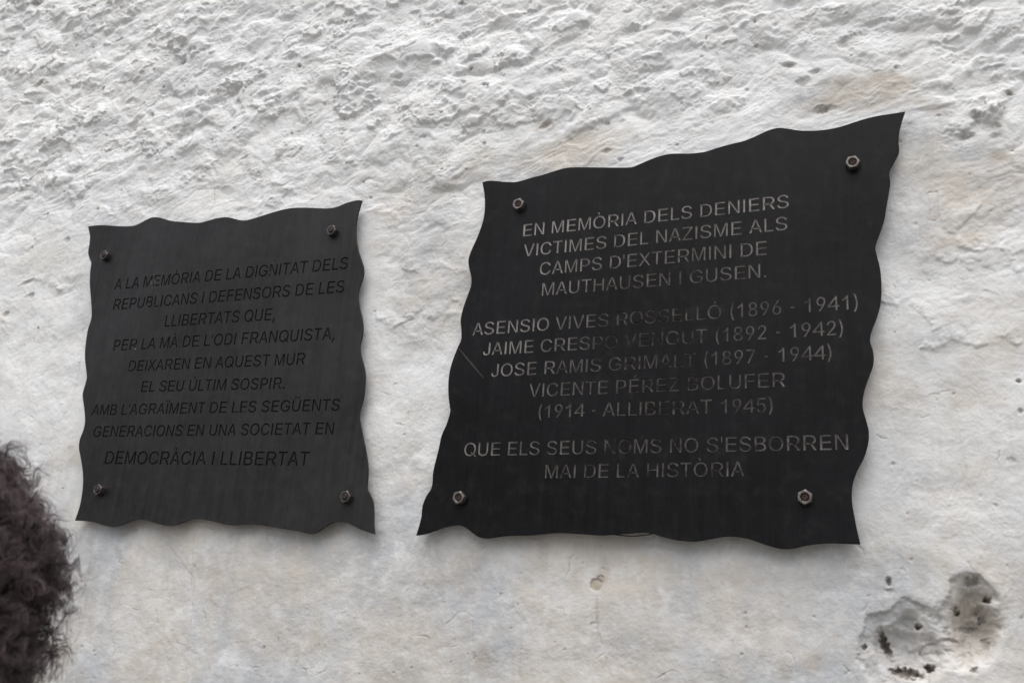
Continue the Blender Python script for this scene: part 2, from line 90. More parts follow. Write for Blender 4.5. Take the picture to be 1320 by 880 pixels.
# letter outlines, cap height = 1000: (advance, [x, y, x, y, ...] per outline)
GLYPHS = {
'A':(932,[[32,0,391,1000,536,1000,899,0,768,0,450,940,476,940,369,595,165,0],[213,279,213,391,718,391,718,279]]),
'B':(932,[[123,0,123,1000,534,999,642,977,723,932,778,869,807,792,809,687,769,598,643,524,643,515,742,483,808,420,841,353,852,238,830,156,801,108,732,50,635,13,504,0],[254,112,545,114,620,128,673,157,707,196,724,243,722,308,688,378,624,429,533,453,254,454],[254,561,530,564,621,602,669,657,685,732,669,804,638,843,592,872,490,888,254,888]]),
'C':(1008,[[478,-11,382,9,297,49,223,107,163,183,117,274,88,380,79,499,88,619,117,725,163,817,223,892,297,951,382,991,478,1011,644,999,772,943,854,868,920,744,935,685,807,685,759,791,659,870,529,896,457,889,363,850,309,806,265,749,231,678,206,549,211,404,247,284,310,194,363,150,457,111,605,113,706,158,788,258,807,315,935,315,886,178,795,74,673,9,559,-13]]),
'D':(1008,[[193,0,193,112,479,114,566,129,639,159,698,203,743,260,787,368,802,502,787,634,744,742,699,798,642,842,532,881,443,888,187,888,187,1000,511,998,616,978,708,940,785,884,846,811,891,722,918,619,927,502,917,384,891,280,845,190,783,117,704,60,610,22,500,2],[250,1000,250,0,121,0,121,1000]]),
'E':(932,[[134,0,134,1000,829,1000,829,888,277,888,277,562,791,562,791,450,277,450,277,112,835,112,835,0]]),
'F':(853,[[125,0,125,1000,769,1000,769,888,259,888,259,547,721,547,721,435,259,435,259,0]]),
'G':(1087,[[506,-11,404,9,312,49,234,108,170,183,122,275,93,380,84,499,93,619,122,725,170,817,234,892,311,951,400,991,500,1011,650,1005,767,968,865,904,952,794,990,685,852,685,785,802,695,868,553,896,481,889,414,867,353,830,280,749,244,678,223,595,218,450,245,321,280,251,327,194,385,150,485,111,596,105,691,127,770,174,827,242,860,330,866,398,907,391,591,391,591,503,998,503,995,345,977,257,941,179,889,112,824,59,746,19,657,-5,611,-11]]),
'H':(1008,[[117,0,117,1000,243,1000,243,568,765,568,765,1000,891,1000,891,0,765,0,765,456,243,456,243,0]]),
'I':(388,[[129,0,262,0,262,1000,129,1000]]),
'J':(698,[[590,1000,460,1000,460,310,445,190,400,125,310,105,225,125,175,190,160,310,35,295,50,160,140,35,310,-15,470,30,560,130,590,290]]),
'L':(777,[[119,0,119,1000,246,1000,246,112,714,112,714,0]]),
'M':(1163,[[111,0,111,1000,281,1000,595,96,569,96,653,368,882,1000,1051,1000,1051,0,934,0,939,899,950,899,844,572,633,0,529,0,207,899,220,899,226,0]]),
'N':(1008,[[116,0,116,1000,263,1000,797,108,780,105,768,383,768,1000,893,1000,893,0,745,0,207,889,229,892,241,572,241,0]]),
'O':(1087,[[491,-11,394,9,307,49,230,107,168,183,120,274,91,380,82,499,91,619,120,725,168,817,230,892,307,951,394,991,491,1011,596,1011,694,991,782,951,857,892,920,817,966,725,995,619,1005,499,995,380,966,274,920,183,857,107,782,49,694,9,596,-11],[616,111,712,149,792,219,833,283,861,360,877,499,870,596,833,717,792,781,741,831,649,880,544,896,439,880,346,830,295,780,255,716,227,639,210,499,227,360,255,284,295,220,346,170,406,133,473,111,508,106]]),
'P':(932,[[126,0,126,1000,540,998,626,985,727,940,799,872,842,784,856,683,842,582,799,494,755,446,663,392,540,367,229,365,229,477,549,481,622,503,675,543,707,596,721,707,698,789,642,851,576,879,486,889,261,889,261,0]]),
'Q':(1087,[[491,-11,394,9,307,49,230,107,168,183,120,274,91,380,82,499,91,619,120,725,168,817,230,892,307,951,394,991,491,1011,596,1011,694,991,782,951,857,892,920,817,966,725,995,619,1005,499,995,380,966,274,920,183,857,107,782,49,694,9,596,-11],[616,111,712,149,792,219,833,283,861,360,877,499,870,596,833,717,792,781,741,831,649,880,544,896,439,880,346,830,295,780,255,716,227,639,210,499,227,360,255,284,295,220,346,170,406,133,473,111,508,106],[865,85,930,150,1060,-20,990,-90],[600,260,655,325,775,235,725,175]]),
'R':(1008,[[135,0,135,1000,628,994,711,975,810,924,858,878,892,823,917,727,912,623,892,562,858,507,810,462,710,413,580,390,216,389,216,501,590,505,668,524,724,559,765,627,774,715,749,796,689,854,589,885,280,889,280,0],[793,0,516,450,679,450,960,0]]),
'S':(932,[[379,-12,266,18,177,71,116,145,91,203,80,268,218,268,234,206,289,145,393,103,549,104,657,151,709,215,719,292,693,352,618,402,333,485,246,522,179,568,134,625,111,694,110,765,125,826,156,880,226,946,320,991,433,1012,554,1008,659,978,744,927,803,857,827,803,836,743,703,743,688,798,654,842,603,875,506,900,370,888,295,849,250,791,241,719,261,669,425,581,691,501,797,424,841,347,852,272,845,210,806,125,736,56,639,7,514,-16]]),
'T':(853,[[60,888,60,1000,792,1000,792,888,489,888,489,0,367,0,367,888]]),
'U':(1008,[[415,-9,300,30,209,98,165,157,125,262,117,340,117,1000,242,1000,247,295,288,201,342,147,415,113,505,101,594,113,666,147,721,201,754,270,765,350,765,1000,891,1000,889,300,861,190,798,98,742,50,634,1,550,-14]]),
'V':(932,[[396,0,32,1000,164,1000,481,60,455,60,562,405,767,1000,899,1000,539,0]]),
'X':(932,[[36,0,427,559,427,464,58,1000,205,1000,479,574,456,574,587,787,734,1000,877,1000,509,470,509,564,896,0,750,0,453,454,481,454,357,254,180,0]]),
'Z':(853,[[81,0,81,91,663,935,677,893,78,888,78,1000,772,1000,772,907,189,65,175,107,777,112,777,0]]),
'1':(777,[[520,0,400,0,400,780,280,680,150,620,150,740,300,830,440,1005,520,1005]]),
'2':(777,[[110,0,110,93,517,608,549,730,535,807,482,874,402,903,327,895,256,844,220,756,218,711,112,711,125,811,163,896,221,959,297,1000,385,1013,473,1000,547,960,604,900,641,822,647,667,592,534,458,353,261,119,261,111,667,111,667,0]]),
'4':(777,[[500,0,620,0,620,240,750,240,750,345,620,345,620,1000,520,1000,20,345,20,240,500,240],[500,345,500,800,165,345]]),
'5':(777,[[319,-8,240,22,175,73,129,143,105,226,102,256,209,256,236,175,297,118,379,98,456,116,517,168,558,270,558,368,515,472,453,526,356,544,242,504,220,483,115,497,165,1000,628,1000,628,889,258,889,229,593,339,650,439,652,541,608,618,522,667,377,664,247,632,149,577,70,502,14,412,-12]]),
'6':(777,[[326,-7,244,29,178,91,132,177,110,280,126,438,208,623,432,1000,552,1000,259,513,249,513,312,591,388,617,491,604,564,563,619,498,655,412,665,272,643,173,597,89,531,28,450,-7,419,-12],[444,105,518,164,553,240,553,379,518,454,461,504,388,521,314,504,246,439,215,336,228,220,282,135,349,100,368,96]]),
'7':(777,[[166,0,554,889,106,889,106,1000,669,1000,669,882,282,0]]),
'8':(777,[[321,-8,232,22,162,75,113,147,91,234,97,339,132,424,206,499,261,520,261,525,214,546,159,605,126,686,126,806,155,884,206,947,275,991,357,1012,446,1008,525,979,587,928,632,860,653,778,648,687,615,605,561,546,515,525,515,520,586,487,654,404,686,291,681,204,648,121,592,56,543,22,455,-8],[451,104,532,151,573,232,573,315,553,371,485,438,409,461,326,454,245,402,201,315,201,232,242,151,323,104,365,98],[470,590,526,650,547,738,527,826,471,884,388,904,304,884,248,826,227,738,256,635,304,590,370,570]]),
'(':(465,[[158,542,224,867,301,1060,402,1060,291,706,257,406,297,112,402,-189,301,-189,225,-12,165,228,153,347]]),
')':(465,[[63,-189,178,154,208,406,174,706,81,1018,63,1060,165,1060,242,867,307,541,312,346,300,225,239,-15,165,-189]]),
'-':(465,[[346,481,346,369,117,369,117,481]]),
"'":(267,[[101,624,91,1000,175,1000,166,624]]),
'.':(388,[[167,-5,120,28,102,81,120,133,167,166,226,166,282,122,287,53,253,8,213,-8]]),
',':(388,[[78,-235,140,140,283,140,175,-235]]),
'9':(777,[[450,1007,532,971,597,909,643,823,665,720,656,593,590,420,343,0,223,0,517,487,526,487,463,409,388,383,286,396,212,437,157,502,121,588,110,728,132,828,198,934,270,987,356,1012],[331,895,269,851,222,760,222,622,269,531,331,488,426,483,478,505,539,580,561,689,539,800,478,877,407,904]]),
'Ò':(1087,[[491,-11,394,9,307,49,230,107,168,183,120,274,91,380,82,499,91,619,120,725,168,817,230,892,307,951,394,991,491,1011,596,1011,694,991,782,951,857,892,920,817,966,725,995,619,1005,499,995,380,966,274,920,183,857,107,782,49,694,9,596,-11],[616,111,712,149,792,219,833,283,861,360,877,499,870,596,833,717,792,781,741,831,649,880,544,896,439,880,346,830,295,780,255,716,227,639,210,499,227,360,255,284,295,220,346,170,406,133,473,111,508,106],[495,1097,361,1295,500,1295,597,1097]]),
'Ó':(1087,[[491,-11,394,9,307,49,230,107,168,183,120,274,91,380,82,499,91,619,120,725,168,817,230,892,307,951,394,991,491,1011,596,1011,694,991,782,951,857,892,920,817,966,725,995,619,1005,499,995,380,966,274,920,183,857,107,782,49,694,9,596,-11],[616,111,712,149,792,219,833,283,861,360,877,499,870,596,833,717,792,781,741,831,649,880,544,896,439,880,346,830,295,780,255,716,227,639,210,499,227,360,255,284,295,220,346,170,406,133,473,111,508,106],[489,1097,587,1295,726,1295,591,1097]]),
'À':(932,[[32,0,391,1000,536,1000,899,0,768,0,450,940,476,940,369,595,165,0],[213,279,213,391,718,391,718,279],[419,1097,291,1295,424,1295,517,1097]]),
'Ú':(1008,[[415,-9,300,30,209,98,165,157,125,262,117,340,117,1000,242,1000,247,295,288,201,342,147,415,113,505,101,594,113,666,147,721,201,754,270,765,350,765,1000,891,1000,889,300,861,190,798,98,742,50,634,1,550,-14],[452,1097,545,1295,678,1295,549,1097]]),
'Ï':(388,[[129,0,262,0,262,1000,129,1000],[5,1130,140,1130,140,1270,5,1270],[250,1130,385,1130,385,1270,250,1270]]),
'Ü':(1008,[[415,-9,300,30,209,98,165,157,125,262,117,340,117,1000,242,1000,247,295,288,201,342,147,415,113,505,101,594,113,666,147,721,201,754,270,765,350,765,1000,891,1000,889,300,861,190,798,98,742,50,634,1,550,-14],[609,1133,569,1179,569,1229,609,1275,669,1280,715,1240,720,1179,680,1133,657,1126],[329,1133,293,1168,293,1240,340,1280,390,1280,435,1240,435,1168,401,1133,378,1126]]),
'É':(932,[[134,0,134,1000,829,1000,829,888,277,888,277,562,791,562,791,450,277,450,277,112,835,112,835,0],[424,1097,531,1295,683,1295,537,1097]]),
}


# ------------------------------------------------------------------ helpers
def tag(o, label=None, cat=None, group=None, kind=None):
    if label: o["label"] = label
    if cat: o["category"] = cat
    if group: o["group"] = group
    if kind: o["kind"] = kind
    return o

def empty(name, loc):
    o = bpy.data.objects.new(name, None)
    o.empty_display_size = 0.1
    o.location = loc
    COL.objects.link(o)
    return o

def obj(name, me, mat=None, parent=None, loc=(0, 0, 0)):
    o = bpy.data.objects.new(name, me)
    if mat is not None:
        me.materials.clear()
        idx = [p.material_index for p in me.polygons] if isinstance(mat, (list, tuple)) else None
        for m in (mat if isinstance(mat, (list, tuple)) else [mat]):
            me.materials.append(m)
        if idx: me.polygons.foreach_set("material_index", idx)
    COL.objects.link(o)
    o.location = loc
    if parent is not None:
        o.parent = parent
    return o

def mesh_arrays(name, V, F, smooth=False):
    """V (n,3) floats, F (m,k) ints, all faces with k corners"""
    me = bpy.data.meshes.new(name)
    V = np.ascontiguousarray(V, dtype=np.float32)
    F = np.ascontiguousarray(F, dtype=np.int32)
    me.vertices.add(len(V))
    me.vertices.foreach_set("co", V.ravel())
    me.loops.add(F.size)
    me.loops.foreach_set("vertex_index", F.ravel())
    me.polygons.add(len(F))
    me.polygons.foreach_set("loop_start", np.arange(0, F.size, F.shape[1], dtype=np.int32))
    if smooth:
        me.polygons.foreach_set("use_smooth", np.ones(len(F), dtype=bool))
    me.update(calc_edges=True)
    return me

def bm_mesh(name, bm, smooth=False):
    me = bpy.data.meshes.new(name)
    if smooth:
        for f in bm.faces: f.smooth = True
    bm.to_mesh(me)
    bm.free()
    return me

class N:
    """small node-tree writer"""
    def __init__(self, name):
        self.m = bpy.data.materials.new(name)
        self.m.use_nodes = True
        self.t = self.m.node_tree
        self.b = self.t.nodes["Principled BSDF"]
    def n(self, typ, **kw):
        nd = self.t.nodes.new("ShaderNode" + typ)
        for k, v in kw.items():
            if k in nd.inputs.keys() if isinstance(k, str) else False:
                nd.inputs[k].default_value = v
            else:
                setattr(nd, k, v)
        return nd
    def l(self, a, b):
        self.t.links.new(a, b)
    def noise(self, scale, detail=4, rough=0.5, vec=None, dist=0.0):
        nd = self.t.nodes.new("ShaderNodeTexNoise")
        nd.inputs["Scale"].default_value = scale
        nd.inputs["Detail"].default_value = detail
        nd.inputs["Roughness"].default_value = rough
        nd.inputs["Distortion"].default_value = dist
        if vec is not None: self.l(vec, nd.inputs["Vector"])
        return nd.outputs["Fac"]
    def ramp(self, fac, stops):
        nd = self.t.nodes.new("ShaderNodeValToRGB")
        e = nd.color_ramp.elements
        while len(e) < len(stops): e.new(0.5)
        for k, (p, c) in enumerate(stops):
            e[k].position = p
            e[k].color = (c, c, c, 1) if isinstance(c, (int, float)) else (*c, 1)
        self.l(fac, nd.inputs[0])
        return nd.outputs[0]
    def mix(self, fac, a, b, mode='MIX'):
        nd = self.t.nodes.new("ShaderNodeMix")
        nd.data_type = 'RGBA'
        nd.blend_type = mode
        for s, v in ((nd.inputs["Factor"], fac), (nd.inputs["A"], a), (nd.inputs["B"], b)):
            pass
        fs = nd.inputs[0]; A = nd.inputs[6]; B = nd.inputs[7]
        for s, v in ((fs, fac), (A, a), (B, b)):
            if hasattr(v, "is_output"): self.l(v, s)
            elif isinstance(v, (int, float)): s.default_value = v if s is fs else (v, v, v, 1)
            else: s.default_value = (*v, 1)
        return nd.outputs[2]
    def math(self, op, a, b=0.0):
        nd = self.t.nodes.new("ShaderNodeMath")
        nd.operation = op
        for s, v in zip(nd.inputs, (a, b)):
            if hasattr(v, "is_output"): self.l(v, s)
            else: s.default_value = v
        return nd.outputs[0]
    def coord(self, scale=(1, 1, 1), rot=(0, 0, 0), out="Object"):
        tc = self.t.nodes.new("ShaderNodeTexCoord")
        mp = self.t.nodes.new("ShaderNodeMapping")
        mp.inputs["Scale"].default_value = scale
        mp.inputs["Rotation"].default_value = rot
        self.l(tc.outputs[out], mp.inputs["Vector"])
        return mp.outputs[0]
    def bump(self, height, strength, dist):
        nd = self.t.nodes.new("ShaderNodeBump")
        nd.inputs["Strength"].default_value = strength
        nd.inputs["Distance"].default_value = dist
        self.l(height, nd.inputs["Height"])
        return nd.outputs[0]
    def set(self, **kw):
        for k, v in kw.items():
            s = self.b.inputs[k.replace("_", " ")]
            if hasattr(v, "is_output"): self.l(v, s)
            elif isinstance(v, tuple) and len(v) == 3: s.default_value = (*v, 1)
            else: s.default_value = v
        return self

# ------------------------------------------------------------------ materials
def mat_plaster():
    a = N("lime_plaster")
    at = a.t.nodes.new("ShaderNodeAttribute"); at.attribute_name = "plaster_marks"
    sp = a.t.nodes.new("ShaderNodeSeparateColor"); a.l(at.outputs["Color"], sp.inputs[0])
    cream, stain, pit_dark = sp.outputs[0], sp.outputs[1], sp.outputs[2]
    v = a.coord()
    c1 = a.noise(3.1, 5, .6, v); c2 = a.noise(22, 6, .65, v); c3 = a.noise(170, 4, .6, v); c4 = a.noise(9, 6, .7, v, .4)
    base = a.mix(a.ramp(c1, [(.35, 0), (.7, 1)]), (.83, .835, .835), (.785, .80, .82))
    base = a.mix(a.math('MULTIPLY', a.ramp(c2, [(.40, 0), (.68, 1)]), .55), base, (.68, .665, .635))
    # limewash worn thin in soft-edged islands; the same tones cover the lower wall
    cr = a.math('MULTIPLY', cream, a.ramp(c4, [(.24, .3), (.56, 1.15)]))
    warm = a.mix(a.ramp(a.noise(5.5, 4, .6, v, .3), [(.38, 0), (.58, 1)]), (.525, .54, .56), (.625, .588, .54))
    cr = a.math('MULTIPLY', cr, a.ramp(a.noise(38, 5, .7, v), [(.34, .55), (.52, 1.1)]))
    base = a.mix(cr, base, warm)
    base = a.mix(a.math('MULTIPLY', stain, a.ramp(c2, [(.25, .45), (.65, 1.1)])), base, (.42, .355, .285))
    base = a.mix(a.math('MULTIPLY', pit_dark, a.ramp(c3, [(.2, .6), (.6, 1)])), base, (.10, .075, .055))
    # specks of grit
    sk = a.ramp(a.noise(320, 2, .5, v), [(.70, 0), (.76, 1)])
    base = a.mix(a.math('MULTIPLY', sk, .35), base, (.45, .40, .34))
    h = a.math('ADD', a.math('MULTIPLY', a.noise(260, 5, .65, v), .5), a.math('MULTIPLY', a.noise(900, 3, .6, v), .25))
    a.set(Base_Color=base, Roughness=.92, Specular_IOR_Level=.25, Normal=a.bump(h, .8, .0020))
    return a.m

def mat_plate(name, dark, light, rough, spec):
    a = N(name)
    v = a.coord()
    st = a.coord(scale=(140, 1, 5))
    m1 = a.noise(3.6, 5, .6, v); m2 = a.noise(45, 5, .65, v); m3 = a.noise(1.0, 4, .6, st)
    m4 = a.noise(500, 3, .6, v); m5 = a.noise(2.2, 3, .5, v)
    f = a.math('ADD', a.math('MULTIPLY', m1, .5), a.math('ADD', a.math('MULTIPLY', m2, .25), a.math('MULTIPLY', m3, .25)))
    c = a.mix(a.ramp(f, [(.40, 0), (.62, 1)]), dark, light)
    c = a.mix(a.math('MULTIPLY', a.ramp(m2, [(.54, 0), (.74, 1)]), .24), c, (.040, .031, .025))
    c = a.mix(a.math('MULTIPLY', a.ramp(m4, [(.63, 0), (.70, 1)]), .22), c, (.10, .095, .09))
    r = a.math('ADD', rough - .16, a.math('ADD', a.math('MULTIPLY', m5, .22), a.math('MULTIPLY', m3, .14)))
    a.set(Base_Color=c, Roughness=r, Specular_IOR_Level=spec,
          Normal=a.bump(a.math('ADD', a.math('MULTIPLY', m4, .4), a.math('MULTIPLY', m3, .6)), .12, .0006))
    return a.m

def mat_groove(name, dark, bright, lo, hi, metal, spec, rim_glint=False):
    a = N(name)
    v = a.coord()
    glint_bias = 0.0
    if rim_glint:                                    # painted glint: letters brighter towards the rim, dark in the middle
        xyz = a.t.nodes.new("ShaderNodeSeparateXYZ"); a.l(v, xyz.inputs[0])
        dx = a.math('ADD', xyz.outputs[0], -.04); dz = a.math('ADD', xyz.outputs[2], -.20)
        glint_bias = a.math('ADD', a.math('MULTIPLY', a.math('ADD', a.math('MULTIPLY', dx, dx), a.math('MULTIPLY', dz, dz)), 2.2), -.09)
    f = a.ramp(a.math('ADD', glint_bias, a.math('ADD', a.math('MULTIPLY', a.noise(4.2, 3, .55, v), .5), a.math('MULTIPLY', a.noise(70, 4, .65, v), .5))), [(lo, 0), (hi, 1)])  # patches of glint painted into the colour of the letter sides
    a.set(Base_Color=a.mix(f, dark, bright), Metallic=a.math('MULTIPLY', f, metal), Roughness=.5, Specular_IOR_Level=spec)
    return a.m

def mat_steel(name, c1, c2, rough, metal):
    a = N(name)
    v = a.coord()
    f = a.noise(160, 5, .6, v)
    a.set(Base_Color=a.mix(a.ramp(f, [(.35, 0), (.65, 1)]), c1, c2), Metallic=metal,
          Roughness=a.math('ADD', rough - .1, a.math('MULTIPLY', f, .25)), Normal=a.bump(f, .25, .0006))
    return a.m

def mat_plain(name, c1, c2, scale, rough):
    a = N(name)
    v = a.coord()
    a.set(Base_Color=a.mix(a.noise(scale, 5, .6, v), c1, c2), Roughness=rough)
    return a.m

M_WALL = mat_plaster()
M_PL_L = mat_plate("grey_steel", (.0075, .0072, .0072), (.029, .0275, .0295), .44, .28)
M_PL_R = mat_plate("blackened_steel", (.0035, .0035, .0037), (.011, .0115, .0135), .38, .14)
M_GR_L = mat_groove("dark_groove", (.0055, .005, .005), (.42, .40, .39), .60, .74, .3, .12)  # shade of the cut and small glints put into the colour
M_GR_R = mat_groove("glint_groove", (.026, .022, .019), (.38, .355, .34), .36, .78, .5, .15, True)  # letter sides with caught light painted in as brighter patches
M_FLOOR_SHADE = mat_plain('floor_shade', (.005, .0045, .004), (.012, .010, .008), 120, .8)  # near-black letter floors: shade inside the cut put into the colour
M_FLOOR_SHADE.node_tree.nodes['Principled BSDF'].inputs['Specular IOR Level'].default_value = .08
M_NUT_R = mat_steel("zinc_nut", (.10, .09, .083), (.24, .22, .21), .45, .8)
M_NUT_L = mat_steel("tarnished_nut", (.05, .045, .042), (.13, .12, .115), .38, .7)
M_RUST = mat_steel("rusty_rod", (.030, .014, .010), (.07, .038, .030), .75, .2)
M_DARKROD = mat_steel("dark_rod", (.018, .014, .012), (.05, .035, .03), .6, .3)
M_WIRE = mat_plain("black_wire", (.012, .012, .012), (.02, .02, .02), 80, .6)
M_SCR = mat_plain("rust_mark", (.020, .014, .010), (.036, .024, .017), 300, .7)

# ------------------------------------------------------------------ gradient noise
_perm = rng.permutation(256).astype(np.int32)
_perm = np.concatenate([_perm, _perm])
_ga = rng.uniform(0, 2 * np.pi, 256)
_gx = np.cos(_ga).astype(np.float32); _gy = np.sin(_ga).astype(np.float32)
def perlin(x, y):
    xi = np.floor(x).astype(np.int32); yi = np.floor(y).astype(np.int32)
    xf = (x - xi).astype(np.float32); yf = (y - yi).astype(np.float32)
    xi &= 255; yi &= 255
    u = xf * xf * xf * (xf * (xf * 6 - 15) + 10); v = yf * yf * yf * (yf * (yf * 6 - 15) + 10)
    def g(ix, iy, fx, fy):
        h = _perm[(_perm[ix & 255] + iy) & 255]
        return _gx[h] * fx + _gy[h] * fy
    a = g(xi, yi, xf, yf); b = g(xi + 1, yi, xf - 1, yf)
    c = g(xi, yi + 1, xf, yf - 1); d = g(xi + 1, yi + 1, xf - 1, yf - 1)
    return 1.45 * ((a + u * (b - a)) * (1 - v) + (c + u * (d - c)) * v)
def fbm(x, y, octs, gain=.5, lac=2.03, kind=None):
    s = 0; amp = 1; tot = 0
    for k in range(octs):
        n = perlin(x + 17.3 * k, y - 9.1 * k)
        if kind == 'billow': n = np.abs(n) * 2 - .6
        if kind == 'ridge': n = 1 - 2 * np.abs(n)
        s = s + amp * n; tot += amp
        amp *= gain; x = x * lac; y = y * lac
    return s / tot
def sstep(a, b, x):
    t = np.clip((x - a) / (b - a), 0, 1)
    return t * t * (3 - 2 * t)

# ------------------------------------------------------------------ the wall
def axis(lo, hi, d0, d1, far_lo, far_hi):
    a = [lo]
    while a[-1] < hi:
        t = (a[-1] - lo) / (hi - lo)
        a.append(a[-1] + d0 + (d1 - d0) * t)
    l = [a[0]]; d = d0
    while l[-1] > far_lo:
        d = min(d * 1.06, .0055 if l[-1] > lo - .75 else .12); l.append(l[-1] - d)
    r = [a[-1]]; d = d1
    while r[-1] < far_hi:
        d = min(d * 1.06, .0055 if r[-1] < hi + .75 else .12); r.append(r[-1] + d)
    return np.array(l[:0:-1] + a + r[1:])

def build_wall():
    xs = axis(-2.16, .27, .0019, .00105, -6.0, 4.5)
    zs = axis(1.43, 3.10, .00115, .0017, -0.05, 5.0)
    nx, nz = len(xs), len(zs)
    X, Z = np.meshgrid(xs.astype(np.float32), zs.astype(np.float32))
    # rough roughcast above, trowelled plaster below
    ex = np.array([p[0] for p in ROUGH_EDGE]); ez = np.array([p[1] for p in ROUGH_EDGE])
    w1 = fbm(X / .11, Z / .11, 3)
    edge = np.interp(X, ex, ez).astype(np.float32)
    rough = sstep(-.10, .17, Z - edge + .085 * w1)
    # a coarser band comes down between and beside the plates
    mid = np.exp(-(((X + .73) / .11) ** 2 + ((Z - 2.16) / .15) ** 2)) * .62
    mid += np.exp(-(((X - .12) / .12) ** 2 + ((Z - 2.17) / .13) ** 2)) * .62
    mid += np.exp(-(((X + 1.82) / .17) ** 2 + ((Z - 2.25) / .25) ** 2)) * .55
    rough = np.clip(rough + mid * (.75 + .9 * w1), 0, 1)
    rough = np.maximum(rough, (.09 + .20 * sstep(-.05, .5, fbm(X / .13 + 77, Z / .11, 3))) * (.35 + .65 * sstep(1.62, 2.0, Z)))
    # strata rising to the right
    ca, sa = math.cos(R(14)), math.sin(R(14))
    U = X * ca + Z * sa; V = -X * sa + Z * ca
    wx = fbm(U / .09 + 5, V / .09, 3) * .034; wz = fbm(U / .09 - 8, V / .09 + 3, 3) * .032
    Uw = U + wx; Vw = V + wz
    big = fbm(Uw / .30, Vw / .17, 3)
    h = .015 * big
    bil = fbm(Uw / .125, Vw / .098, 3, .45, kind='billow')
    h = h + .0125 * bil
    # torn ledges: thick dashes of plaster with steep lower lips
    q = fbm(Uw / .17 + 31, Vw / .105 + 7, 4, .5) * 2.3 + .25 * fbm(X / .02, Z / .02, 2)
    fr = q - np.floor(q)
    h = h + .0075 * (np.floor(q) + sstep(.30, .62, fr)) * sstep(-.2, .35, fbm(X / .21 + 3, Z / .16 + 9, 2))
    rid = fbm(Uw / .046 + 11, Vw / .040, 3, .5, kind='ridge')
    h = h + .0014 * rid
    lump = fbm(X / .021, Z / .018, 3, .55)
    h = h + .0026 * lump * (.7 + .6 * perlin(X / .15 + 9, Z / .13))
    # separate dabs of thrown plaster, steeper along their lower edge
    db = np.random.default_rng(23)
    w3 = fbm(X / .022 + 50, Z / .022, 3, .55); w4 = fbm(X / .022 - 50, Z / .022 + 8, 3, .55)
    for k in range(900):
        x, z = (db.uniform(-2.12, .25), db.uniform(2.15, 3.1)) if k < 430 else (db.uniform(-2.9, 1.0), db.uniform(2.15, 3.8))
        if k >= 430 and -2.12 < x < .25 and z < 3.1: continue
        rx = db.uniform(.008, .019) * (1 + 1.7 * (k < 170 or k > 780)); rz = rx * db.uniform(.45, .95)
        r = rx * 1.9
        i0, i1 = np.searchsorted(xs, (x - r, x + r)); j0, j1 = np.searchsorted(zs, (z - r, z + r))
        if i1 - i0 < 3 or j1 - j0 < 3: continue
        sl = (slice(j0, j1), slice(i0, i1))
        a = R(db.uniform(-8, 32)); c, s_ = math.cos(a), math.sin(a)
        dx = X[sl] - x + .55 * rz * w3[sl] * 1.6; dz = Z[sl] - z + .55 * rz * w4[sl] * 1.6
        u = (dx * c + dz * s_) / rx; v = (-dx * s_ + dz * c) / rz
        e = np.sqrt(u * u + v * v)
        hard = np.where(v < .1, .72, .15)
        h[sl] += min(rz, .016) * db.uniform(.22, .52) * (1 - sstep(hard, 1.0, e)) * (.35 + .65 * rough[sl])
    gm = sstep(-.35, .45, fbm(X / .045 + 33, Z / .04, 3))           # smooth plateaus between gritty ground
    grit = fbm(X / .0062, Z / .0058, 2, .6)
    h = h + (.0016 * grit + .0009 * fbm(X / .0034, Z / .0034, 2, .6)) * (.22 + 1.05 * gm)
    rough_h = h
    # trowelled part: long soft waves, drag marks, flaked limewash
    s = .0062 * fbm(X / .26, Z / .20, 3) + .0024 * fbm(X / .095 + 4, Z / .085, 3) + .0016 * fbm(X / .045, Z / .05, 3)
    dr = R(62); Ud = X * math.cos(dr) + Z * math.sin(dr); Vd = -X * math.sin(dr) + Z * math.cos(dr)
    dragm = sstep(.0, .5, fbm(X / .16 + 40, Z / .16, 2))
    s = s + .0006 * dragm * fbm(Ud / .07, Vd / .006, 3, .6)
    fl = fbm(X / .05 + 70, Z / .04, 4, .55)
    s = s + .00035 * sstep(.18, .21, fl) * sstep(0, .4, fbm(X / .15 + 21, Z / .15, 2))
    s = s + .00075 * fbm(X / .0095, Z / .0095, 4, .66)
    pk = fbm(X / .012 + 9, Z / .012, 2)
    s = s - .0011 * sstep(.52, .72, pk) * sstep(.05, .4, fbm(X / .2, Z / .2 + 5, 2))
    # dragged mortar in the band below the roughcast
    band = np.exp(-((Z - edge) / .10) ** 2)
    s = s + .0014 * band * fbm(Uw / .05, Vw / .011, 3, .55)
    h = .84 * rough_h * rough + s * (1.0 - .4 * rough)
    mx = np.zeros_like(X); stain = np.zeros_like(X); pit_dark = np.zeros_like(X)
    wob = fbm(X / .018 + 3, Z / .018, 3); wob2 = fbm(X / .018 - 30, Z / .018 + 6, 3)
    big1 = fbm(X / .07 + 13, Z / .07, 4, .6); big2 = fbm(X / .07 - 3, Z / .07 + 16, 4, .6)
    hi1 = fbm(X / .0055 + 3, Z / .0055, 2, .6); hi2 = fbm(X / .0055 - 30, Z / .0055 + 6, 2, .6)
    rg = np.zeros_like(X)
    def win(x, z, r):
        i0, i1 = np.searchsorted(xs, (x - r, x + r)); j0, j1 = np.searchsorted(zs, (z - r, z + r))
        return slice(j0, j1), slice(i0, i1)
